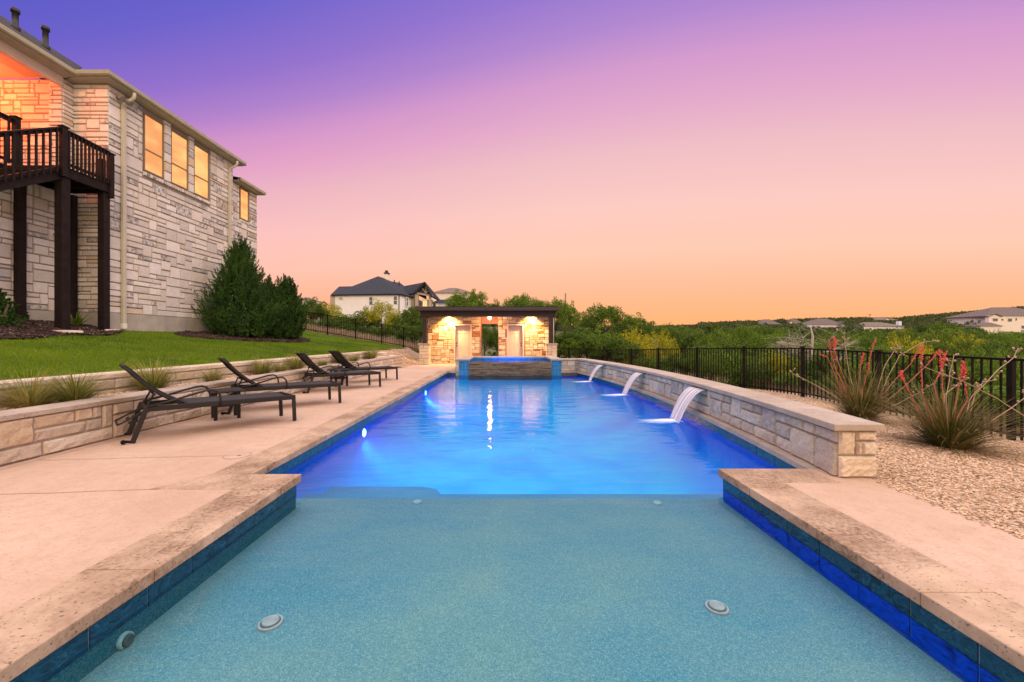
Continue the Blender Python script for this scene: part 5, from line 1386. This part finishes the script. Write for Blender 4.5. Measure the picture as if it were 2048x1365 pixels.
# ------------------------------------------------------------------ dead tree and weeds
def branchy(mb,p,d,L_,r_,depth,rg):
    p=Vector(p); d=Vector(d).normalized(); n=4; pts=[p]; 
    for i in range(n):
        d=(d+Vector((rg.uniform(-.28,.28),rg.uniform(-.28,.28),rg.uniform(-.18,.2)))).normalized(); pts.append(pts[-1]+d*L_/n)
    mb.tube(pts,[r_*(1-.45*i/n) for i in range(n+1)],5)
    if depth>0:
        for i in range(rg.randint(2,4)):
            q=pts[rg.randint(1,n)]; a=rg.uniform(0,6.28); dd=(d*.5+Vector((math.cos(a),math.sin(a)*.7,rg.uniform(-.25,.55)))).normalized()
            branchy(mb,q,dd,L_*rg.uniform(.5,.75),r_*.5,depth-1,rg)
rg=random.Random(12); Y=13.2; X=(1622-VX)/FPX*Y; z=terrain(X,Y)
t=empty('dead_tree',(X,Y,z),label='leafless silvery dead tree with twisting branches behind the right fence',cat='tree')
mb=MB(); mb.tube([(X,Y,z-.1),(X-.05,Y,z+1.0),(X+.06,Y,1.35),(X-.02,Y,1.75)],[.07,.055,.035,.012],7)
mb.build('trunk',M['dead_wood'],t)
mb=MB()
for i in range(11):
    zz=rg.uniform(.2,1.25); a=rg.choice([0,math.pi])+rg.uniform(-.9,.9); branchy(mb,(X,Y,zz),(math.cos(a),math.sin(a)*.5,rg.uniform(-.1,.35)),rg.uniform(.7,1.3),.022,3,rg)
mb.build('branches',M['dead_wood'],t)
for (px,Y,lab) in ((1400,11.8,'small bare grey shrub behind the middle of the right fence'),(1340,15.5,'bare twiggy shrub behind the right fence near the yellow bushes')):
    X=(px-VX)/FPX*Y; X=max(X,fenceX(Y)+.6); z=terrain(X,Y); mb=MB()
    for i in range(6): branchy(mb,(X,Y,z),(rg.uniform(-.6,.6),rg.uniform(-.5,.5),1),.7,.014,2,rg)
    tag(mb.build('bare_shrub',M['dead_wood']),lab,'shrub')
# leafy weeds close behind the pickets
for i in range(15):
    y=5.0+i*1.05; X=fenceX(y)+rr.uniform(.9,1.9); px=VX+X/y*FPX
    o=plant(rr.choice(['bush','cedar','oak']),px,y,VY-(.55+rr.uniform(-.25,.2)-CAMH)*FPX/y,terrain(X,y)-.1,'low scrub pressed against the outside of the right fence','scrub against the right fence',width=rr.uniform(1.0,1.5)/y*FPX,cat='bush')
# poles
tag(MB().tube([((1131-VX)/FPX*70,70,3),((1131-VX)/FPX*70,70,CAMH+93/FPX*70)],.13,8).build('utility_pole',M['pole']),'thin grey pole rising behind the trees right of the pool house','pole')
tag(MB().tube([((1740-VX)/FPX*330,330,15),((1740-VX)/FPX*330,330,CAMH+50/FPX*330)],.16,6).box((1740-VX)/FPX*330-.7,(1740-VX)/FPX*330+.7,329.8,330.2,CAMH+49/FPX*330,CAMH+51/FPX*330).build('utility_pole',M['pole']),'thin pole with a small head on the far skyline','pole')

# ------------------------------------------------------------------ grass tufts in the planter
def tuft(name,h,rad,n,seed,mat,wd=.006,droop=.9,seg=5,up=.9,lo=.22):
    r=np.random.RandomState(seed); V=[]
    a=r.uniform(0,6.28,n); out=np.stack([np.cos(a),np.sin(a),np.zeros(n)],-1); side=np.stack([-np.sin(a),np.cos(a),np.zeros(n)],-1)
    b=out*(r.uniform(0,.16,n)*rad)[:,None]; L_=h*r.uniform(.6,1.15,n); el=r.uniform(lo,1,n)**.75*up*np.pi/2; dr=r.uniform(.3,1,n)*droop
    prev=b; pe=el.copy(); w0=np.full(n,wd)
    pts=[b]
    for k in range(seg):
        e=pe-dr*((k+.5)/seg)**1.3; d=out*np.cos(e)[:,None]+np.array([0,0,1])*np.sin(e)[:,None]; prev=prev+d*(L_/seg)[:,None]; pts.append(prev)
    verts=[]; 
    for k,p in enumerate(pts):
        w=wd*(1-(k/seg)**1.5)*.5+.0006; verts.append(p-side*w); verts.append(p+side*w)
    Vv=np.stack(verts,1); m=2*(seg+1); F=np.array([(2*k,2*k+1,2*k+3,2*k+2) for k in range(seg)])
    Fa=(F[None]+m*np.arange(n)[:,None,None]).reshape(-1,4)
    return mesh_np(name,Vv.reshape(-1,3),Fa,M[mat])
tp=[tuft('grass_tuft',.52,.6,620,1,'tuft_blade'),tuft('grass_tuft',.42,.5,560,2,'tuft_blade',droop=1.1)]
tl_=[(62,776,1.0,'low faint grass tuft at the left edge of the planter'),(150,790,1.25,'largest straw-centred grass tuft in the planter, nearest the camera'),(305,765,1.15,'browning grass tuft behind the nearest lounger'),(425,750,.9,'round green grass tuft between the first and second loungers'),(525,735,1.0,'grass tuft behind the second lounger'),(560,733,.9,'grass tuft left of the third lounger backrest'),(592,728,1.1,'full green grass tuft before the third lounger'),(645,722,.85,'small grass tuft between the far loungers'),(680,720,1.0,'grass tuft behind the farthest lounger'),(708,715,1.0,'brownish grass tuft near the far end of the planter'),(742,712,1.2,'last grass tuft at the far end of the planter')]
for i,(px,py,s,lab) in enumerate(tl_):
    X=-5.66+(.08 if i%2 else -.05); Y=-X*FPX/(VX-px); o=tp[i%2]
    if i>1: o=o.copy(); COL.objects.link(o)
    o.location=(X,Y,.42); o.rotation_euler=(0,0,i*1.3); o.scale=(s,s,s*.95); tag(o,lab,'grass tuft','grass tufts in the planter strip')
# agave sprig by the deck post, shrub in the passage
o=tuft('strappy_plant',.45,.3,26,7,'bush_leaf',wd=.05,droop=.5); o.location=(-11.2,10.35,1.62); tag(o,'small strappy green plant against the foundation under the deck','plant')
o=crown('leafy_bush',.75,.42,88,'bush_leaf',30,50,.06,zlo=.02); o.location=(-.85,23.9,-.15); tag(o,'small round shrub lit orange behind the pool house passage','bush')

# ------------------------------------------------------------------ red yuccas
def yucca(loc,h,n,seed,lab,stalks,dead):
    t=empty('red_yucca',loc,label=lab,cat='plant',group='flowering red yuccas in the gravel')
    o=tuft('leaf_clump',h,.9,n,seed,'yucca_blade',wd=.011,droop=1.0,seg=6,up=.95,lo=.08); o.parent=t
    rg=random.Random(seed)
    x0,y0,z0=loc
    for pts in stalks:
        P=[Vector((x0+a,y0+b,z0+c)) for a,b,c in pts]; Q=[]
        for i in range(len(P)-1):
            for k in range(4): Q.append(P[i].lerp(P[i+1],k/4))
        Q.append(P[-1])
        st=MB().tube(Q,[.0062*(1-.5*i/len(Q)) for i in range(len(Q))],6).build('flower_stalk',M['red_stalk'],t)
        fl=MB(); m=rg.randint(34,46)
        for k in range(m):
            s_=.42+.58*k/m; i=min(len(Q)-2,int(s_*(len(Q)-1))); c=Q[i].lerp(Q[i+1],s_*(len(Q)-1)-i); a=rg.uniform(0,6.28); ln=rg.uniform(.016,.028)*(1.1 if s_>.7 else .7)
            d=Vector((math.cos(a),math.sin(a),rg.uniform(.1,.8))).normalized()
            if s_<.65 and rg.random()<.55: continue
            fl.tube([c,c+d*ln*.4,c+d*ln*.8,c+d*ln],[.002,.006,.005,.002],5)
        fl.build('flowers',M['red_flower'],st)
    for pts in dead:
        P=[Vector((x0+a,y0+b,z0+c)) for a,b,c in pts]; Q=[]
        for i in range(len(P)-1):
            for k in range(3): Q.append(P[i].lerp(P[i+1],k/3)+Vector((rg.uniform(-.006,.006),0,rg.uniform(-.006,.006))))
        Q.append(P[-1]); st=MB().tube(Q,[.0058*(1-.5*i/len(Q)) for i in range(len(Q))],6).build('dry_stalk',M['stalk'],t)
        pd=MB()
        for k in range(7):
            i=rg.randint(len(Q)//2,len(Q)-1); c=Q[i]; a=rg.uniform(0,6.28); e=c+Vector((math.cos(a)*.06,math.sin(a)*.04,rg.uniform(-.02,.06)))
            pd.tube([c,e],.0025,4); pd.tube([e,e+Vector((0,0,.012)),e+Vector((0,0,.026))],[.006,.013,.004],6)
        pd.build('seed_pods',M['seed_pod'],st)
def sk(px,py,Y,loc): # survey a point of a stalk from the photograph
    p=ray(px,py,Y); return (p[0]-loc[0],p[1]-loc[1],p[2]-loc[2])
l1=((1722-VX)/FPX*6.7,6.7,-.10); f=lambda *a:[sk(px,py,l1[1]+dy,l1) for px,py,dy in a]
yucca(l1,.98,620,3,'red yucca with upright coral flower spikes right behind the end of the stone wall',
 [f((1690,800,0),(1668,745,.0),(1655,715,.05),(1640,710,.05)),f((1700,800,0),(1672,740,0),(1660,700,0),(1658,678,0)),f((1705,800,0),(1678,730,-.05),(1668,695,-.05),(1667,673,-.05)),f((1705,800,0),(1668,735,-.1),(1668,700,-.1),(1675,680,-.1)),f((1720,800,0),(1735,745,0),(1740,715,0),(1752,676,0)),f((1722,800,.1),(1718,760,.1),(1722,730,.1),(1728,706,.1)),f((1735,800,0),(1729,770,0),(1735,745,0),(1738,725,0)),f((1755,805,0),(1790,760,0),(1822,728,0),(1840,694,0)),f((1765,810,0),(1815,768,0),(1855,730,0),(1881,700,0))],
 [f((1715,800,0),(1698,745,0),(1690,690,0),(1690,672,0),(1682,662,0)),f((1760,800,0),(1775,755,0),(1800,710,0),(1845,685,0),(1880,681,0)),f((1750,800,0),(1770,730,0),(1790,700,0),(1800,694,0)),f((1680,800,0),(1640,775,0),(1600,755,0),(1582,745,0)),f((1760,825,0),(1800,806,0),(1840,785,0),(1868,766,0))])
l2=((1897-VX)/FPX*4.9,4.9,-.10); f=lambda *a:[sk(px,py,l2[1]+dy,l2) for px,py,dy in a]
yucca(l2,.92,780,5,'larger red yucca near the fence with arching dry stalks and scattered red flowers',
 [f((1870,860,0),(1845,790,0),(1843,730,0),(1844,690,0)),f((1900,860,0),(1935,800,0),(1928,760,0),(1930,735,0)),f((1885,850,0),(1868,770,0),(1885,735,0),(1893,702,0)),f((1890,850,0),(1885,780,0),(1884,745,0),(1880,702,0)),f((1905,850,0),(1915,790,0),(1922,750,0),(1927,722,0)),f((1850,855,0),(1822,790,0),(1806,760,0),(1800,742,0))],
 [f((1895,860,0),(1893,800,0),(1900,745,0),(1908,710,0)),f((1930,860,0),(1950,790,0),(1990,745,0),(2028,714,0),(2036,698,0)),f((1925,860,0),(1940,800,0),(1965,765,0),(1990,760,0)),f((1975,848,0),(2010,825,0),(2048,797,0),(2075,785,0)),f((2060,840,.1),(1990,795,0),(1920,760,0),(1850,735,-.1)),f((1880,850,0),(1890,790,0),(1920,765,0),(1935,755,0))])
# small red blooms beyond the fence
o=tuft('red_bloom_plant',.35,.3,60,17,'yucca_blade',wd=.01); o.location=(6.7,16.6,-.35); 
tag(o,'small yucca beyond the far part of the right fence','plant')

# rock edging at the end of the planter
def rock(name,x,y,z,s,seed,lab,grp=None):
    r=random.Random(seed); mb=MB(); vs=[];n=10;m=6
    for i in range(m+1):
        ph=math.pi*i/m
        for k in range(n):
            th=2*math.pi*k/n; q=s*(1+r.uniform(-.16,.16)); vs.append((x+q*1.3*math.sin(ph)*math.cos(th),y+q*math.sin(ph)*math.sin(th),z+q*.55*math.cos(ph)))
    mb.add(vs,[(i*n+k,i*n+(k+1)%n,(i+1)*n+(k+1)%n,(i+1)*n+k) for i in range(m) for k in range(n)]); o=mb.build(name,M['rock']); o.modifiers.new('b','BEVEL').width=.02; tag(o,lab,'rock',grp)
for i,(x,y,s,lab) in enumerate([(-6.05,18.0,.20,'pale rock where the upper planter wall ends'),(-5.75,18.3,.24,'largest pale rock in the row past the upper planter wall'),(-5.4,18.55,.16,'small pale rock next to the largest one'),(-5.95,18.9,.19,'pale rock second row up the gravel bank'),(-5.55,19.3,.22,'pale rock farthest up the gravel bank'),(-5.15,18.95,.13,'smallest pale rock on the gravel bank')]):
    rock('pale_rock',x,y,bank_z(x,y)+s*.2,s,i,lab,'pale rocks at the end of the planter')

# ------------------------------------------------------------------ houses behind
def gz(px,py,Y): return CAMH-(py-VY)/FPX*Y
def hx(px,Y): return (px-VX)/FPX*Y
# white house: surveyed at 60 m
Y=60; wh=empty('white_house',(hx(760,Y),Y+5,3),label='white stucco house with charcoal roof and timber gable, left of the pool house',cat='house')
x0,x1=hx(664,Y),hx(799,Y); ez=gz(0,590,Y)
b=MB(); b.box(x0,x1,Y,Y+10,1.5,ez); b.build('wall',M['stucco_white'],wh)
# receding right wing (turned towards the camera's right)
wp_=[(x1,Y),(hx(826,Y+3),Y+3),(hx(826,Y+3),Y+10),(x1-2,Y+10)]
b=MB().prism(wp_,1.5,gz(0,592,Y+1)); b.build('side_wall',M['stucco_white'],wh)
b=MB(); b.box(x0-.25,x0-.02,Y-.06,Y+3,1.5,ez-.02); b.box(x0-.02,x0+.45,Y-.06,Y-.002,1.5,ez-.02); b.build('stone_corner',M['grey_wall_stone'],wh)
rf=MB(); o_=.35
A=[(hx(661.5,Y-.4),Y-.4),(hx(800,Y-.4),Y-.4),(hx(829,Y+2.5),Y+2.5)]
rz=ez
ptsr={'a':(A[0][0],A[0][1],rz-.02),'b':(A[1][0],A[1][1],rz+.12),'c':(A[2][0],A[2][1],rz-.1)}
top1=(hx(678,Y+4),Y+4,gz(0,573.5,Y+4)); top2=(hx(704,Y+4),Y+4,gz(0,573,Y+4)); pk=(hx(756,Y+6),Y+6,gz(0,553,Y+6)); pk2=(hx(766,Y+6.5),Y+6.5,gz(0,556,Y+6.5)); mid=(hx(790,Y+4),Y+4,gz(0,571,Y+4)); fr_=(hx(782,Y+8),Y+8,gz(0,563,Y+8))
bk=Y+13
e1=(hx(700,Y-.4),Y-.4,rz+.03)
rf.add([ptsr['a'],e1,top2,top1],[(0,1,2),(0,2,3)]); rf.add([e1,ptsr['b'],pk,top2],[(0,1,2),(0,2,3)]); rf.add([ptsr['b'],mid,pk],[(0,1,2)])
rf.add([ptsr['b'],ptsr['c'],(hx(838,Y+5),Y+5,gz(0,594,Y+5)),mid],[(0,1,2,3)])
rf.add([mid,(hx(838,Y+5),Y+5,gz(0,594,Y+5)),(hx(800,Y+9),Y+9,gz(0,566,Y+9)),fr_,pk2,pk],[(0,1,2),(0,2,3),(0,3,4),(0,4,5)])
bl_=(hx(664,bk),bk,ez); bm_=(hx(720,bk),bk,ez); br_=(hx(790,bk),bk,ez)
rf.add([ptsr['a'],top1,bl_],[(0,1,2)]); rf.add([top1,top2,bm_,bl_],[(0,1,2),(0,2,3)]); rf.add([top2,pk,pk2,br_,bm_],[(0,1,2),(0,2,3),(0,3,4)]); rf.add([pk2,fr_,br_],[(0,1,2)])
r_=rf.build('roof',M['charcoal_roof'],wh); md=r_.modifiers.new('s','SOLIDIFY'); md.thickness=.18; md.offset=-1
# gable wing with the timber truss
gy=Y+2.0
gb=MB(); pkx,pkz=hx(852,gy),gz(0,565.5,gy); le=(hx(835,gy),gz(0,587,gy)); re_=(hx(864,gy),gz(0,592,gy))
back=9
for (xa,za,xb,zb) in ((pkx,pkz,le[0]-.4,le[1]-.05),(pkx,pkz,re_[0]+.1,re_[1]-.1)):
    gb.add([(xa,gy-.5,za),(xb,gy-.5,zb),(xb,gy+back,zb),(xa-2.5,gy+back,za)],[(0,1,2,3)])
gb.add([(pkx,gy-.5,pkz),(pkx-4.3,gy+4,pkz+.02),(le[0]-4,gy+3,le[1]),(le[0]-.4,gy-.5,le[1]-.05)],[(0,1,2,3)])
o2=gb.build('gable_roof',M['charcoal_roof'],wh); md=o2.modifiers.new('s','SOLIDIFY'); md.thickness=.2
tr=MB(); tz=gz(0,587,gy)
tr.bar((le[0]-.1,gy,tz),(re_[0]+.1,gy,gz(0,592.5,gy)),.2,.28); tr.bar((pkx,gy,tz),(pkx,gy,pkz-.2),.12,.14); tr.bar((pkx,gy,tz),(pkx-.55,gy,tz+.75),.1,.12); tr.bar((pkx,gy,tz),(pkx+.5,gy,tz+.6),.1,.12)
tr.build('gable_truss',M['cap'],wh)
MB().add([(le[0],gy+.25,tz),(re_[0],gy+.25,gz(0,592,gy)),(pkx,gy+.25,pkz-.1)],[(0,1,2)]).build('gable_infill',M['grey_shutter'],wh)
for (pa,pb,y0_) in ((831,837,gy-.2),(857.5,862,gy-.0)): MB().box(hx(pa,gy),hx(pb,gy),y0_,y0_+.45,1.8,gz(0,590,gy)).build('stone_pier',M['grey_wall_stone'],wh)
MB().box(hx(820,gy),hx(831,gy),gy+.5,gy+.7,1.8,gz(0,590,gy)).build('screen_panel',M['foundation'],wh)
MB().box(hx(837,gy),hx(858,gy),gy+3,gy+3.2,1.8,gz(0,596,gy)).build('porch_wall',M['stucco_cream'],wh)
pw=MB()
for a in (838,842.5): pw.box(hx(a,gy),hx(a+3.4,gy),gy+2.9,gy+2.98,gz(0,612,gy),gz(0,597.5,gy))
pw.build('lit_window',M['window_glow'],wh)
MB().box(hx(830,gy),hx(866,gy),gy-.3,gy+4,gz(0,616,gy)-.3,gz(0,613.5,gy)).build('balcony_floor',M['stucco_cream'],wh)
def wwin(px0,px1,py0,py1,Y,parent,shut=False,n=1):
    w=hx(px1,Y)-hx(px0,Y); f=MB(); a,b=hx(px0,Y),hx(px1,Y); z1,z0=gz(0,py0,Y),gz(0,py1,Y)
    for i in range(n): 
        aa=a+w*i/n; bb=a+w*(i+1)/n; e=.06
        f.box(aa,aa+e,Y-.06,Y,z0,z1); f.box(bb-e,bb,Y-.06,Y,z0,z1); f.box(aa+e,bb-e,Y-.06,Y,z0,z0+e); f.box(aa+e,bb-e,Y-.06,Y,z1-e,z1); f.box(aa+e,bb-e,Y-.055,Y,(z0+z1)/2-.03,(z0+z1)/2+.03)
    o=f.build('window',M['white_frame'],parent); MB().box(a+.03,b-.03,Y-.03,Y-.002,z0+.03,z1-.03).build('pane',M['dark_glass'],o)
    return o
wwin(677,686.5,595,600,Y,wh); wwin(738,746,594,611,Y,wh); wwin(787,795,592.5,610,Y,wh); wwin(803,817,595,613,Y+1.2,wh,n=3)
MB().tube([(hx(798.5,Y),Y-.1,ez-.1),(hx(798.5,Y),Y-.1,2)],.07,6).build('downspout',M['vent_pipe'],wh)
ch=MB(); cxx=hx(772.5,Y+7); s_=.36; ch.box(cxx-s_*.8,cxx+s_*.8,Y+7,Y+7.7,gz(0,566,Y+7),gz(0,548,Y+7)); c1=ch.build('chimney',M['stucco_cream'],wh); MB().box(cxx-s_*1.1,cxx+s_*1.1,Y+6.9,Y+7.8,gz(0,548,Y+7)+.01,gz(0,545.5,Y+7)).box(cxx-s_*.7,cxx+s_*.4,Y+7.1,Y+7.6,gz(0,545.5,Y+7)+.01,gz(0,541,Y+7)).build('chimney_cap',M['vent_pipe'],c1)
for (px,py,h) in ((789.5,566,.45),(799,567,.3),(703,577,.2)): MB().tube([(hx(px,Y+6),Y+5.8,gz(0,py+5,Y+6)),(hx(px,Y+6),Y+5.8,gz(0,py,Y+6)+h)],.09,6).build('vent_pipe',M['vent_pipe'],wh)
def simple_house(name,px0,px1,pyr,pye,pyb,Y,roofm,wallm,lab,ridge=(.35,.65),dp=9,windows=(),gable=None,chim=None):
    t=empty(name,(hx((px0+px1)/2,Y),Y+dp/2,gz(0,pyb,Y)),label=lab,cat='house')
    a,b=hx(px0,Y),hx(px1,Y); z0,ze,zr=gz(0,pyb,Y)-4,gz(0,pye,Y),gz(0,pyr,Y); ins=(b-a)*.04
    MB().box(a+ins,b-ins,Y,Y+dp,z0,ze).build('wall',M[wallm],t)
    r0,r1=a+(b-a)*ridge[0],a+(b-a)*ridge[1]; ym=Y+dp/2; r=MB(); e=.4
    r.add([(a,Y-e,ze-.05),(b,Y-e,ze-.05),(b,Y+dp+e,ze-.05),(a,Y+dp+e,ze-.05),(r0,ym,zr),(r1,ym,zr)],[(0,1,5,4),(1,2,5),(2,3,4,5),(3,0,4),(0,3,2,1)])
    r.build('roof',M[roofm],t)
    if gable:
        for (g0,g1,gzp) in gable:
            ga,gb_=hx(g0,Y),hx(g1,Y); gm=(ga+gb_)/2; zt=gz(0,gzp,Y)
            MB().add([(ga,Y-1,z0),(gb_,Y-1,z0),(gb_,Y-1,ze),(gm,Y-1,zt-.15),(ga,Y-1,ze),(ga,Y+.2,z0),(gb_,Y+.2,z0),(gb_,Y+.2,ze),(gm,Y+.2,zt-.15),(ga,Y+.2,ze)],[(0,1,2,3,4),(0,4,9,5),(1,6,7,2)]).build('gable_wall',M[wallm],t)
            r=MB(); r.add([(ga-.4,Y-1.4,ze-.3),(gm,Y-1.4,zt),(gm,Y+4,zt),(ga-.4,Y+4,ze-.3)],[(0,1,2,3)]); r.add([(gb_+.4,Y-1.4,ze-.3),(gm,Y-1.4,zt),(gm,Y+4,zt),(gb_+.4,Y+4,ze-.3)],[(3,2,1,0)]); oo=r.build('gable_roof',M[roofm],t); md=oo.modifiers.new('s','SOLIDIFY'); md.thickness=.2
    for (w0,w1,p0,p1,dy) in windows:
        f=MB().box(hx(w0,Y),hx(w1,Y),Y-.08-dy,Y-.001-dy,gz(0,p1,Y),gz(0,p0,Y)).build('window',M['white_frame'],t)
        MB().box(hx(w0,Y)+.12,hx(w1,Y)-.12,Y-.12-dy,Y-.081-dy,gz(0,p1,Y)+.12,gz(0,p0,Y)-.12).build('pane',M['dark_glass'],f)
    if chim: MB().box(hx(chim[0],Y),hx(chim[1],Y),Y+2,Y+3.4,z0,gz(0,chim[2],Y)).build('chimney',M[wallm],t)
    return t
simple_house('garage_wing',863,926,594,605.5,640,64,'charcoal_roof','stucco_white','low white wing with charcoal roof joined to the right of the white house',(.1,.6),windows=((878,882,607,613,0),(906,911,606,612,0),(916.5,919,606,612,0),(865,873,605.8,616,0)))
simple_house('far_house',862,948,572,586,600,110,'tan_roof','stucco_cream','distant house with a tan roof showing above the garage wing',(.38,.55))
simple_house('far_house',925,962,596,605,622,85,'brown_roof','stucco_white','small white house half hidden behind the round oak',(.4,.7))
simple_house('far_house',585,620,592,600,625,120,'brown_roof','stucco_cream','brown roof peeking out right of the junipers',(.3,.5))
simple_house('far_house',1000,1028,611.5,613.5,622,40,'vent_pipe','cap','low flat shed roof just above the pool house roof',(.3,.7),dp=3)
simple_house('far_house',1519,1564,638.5,649,660,265,'brown_roof','grey_shutter','brown hip-roofed house farthest left on the wooded hill',(.35,.62),gable=((1524,1533,645),))
simple_house('far_house',1576,1606,637,646,655,320,'brown_roof','stucco_cream','small house with a cream gable between the two larger hill roofs',(.45,.6),gable=((1577,1584,641),))
simple_house('far_house',1611,1691,636.5,650,664,184,'brown_roof','stucco_white','wide brown-roofed house with white walls in the middle of the hill',(.5,.72),gable=((1677,1689,643),),windows=((1616,1619,653,656,0),(1624,1630,652,656,0),(1634,1640,652,656,0)))
simple_house('far_house',1724,1812,644,653,668,163,'tan_roof','stucco_white','wide grey-brown roof with a cream chimney nearest the yuccas',(.25,.68),chim=(1808,1813,642.5),windows=((1738,1743,656,660,0),))
simple_house('far_house',1748,1800,634,641,650,340,'tan_roof','stucco_cream','highest tan-roofed house on the skyline',(.35,.6),gable=((1764,1782,636.5),))
simple_house('hill_house',1970,2120,612,632,672,150,'brown_roof','stucco_cream','large cream two-storey house on the hill at the right edge',(.4,.7),dp=14,gable=((1971,1995,628),),windows=((1978,1989,637,643.5,1.0),(2002,2007,637.5,642,0),(2015,2024,637,644,0),(2030,2034,636,642,0),(2042,2050,651,658,0)))
simple_house('hill_house_wing',1957,2006,645,652.5,676,146,'brown_roof','stucco_cream','low cream garage wing in front of the large hill house',(.3,.9),dp=6)
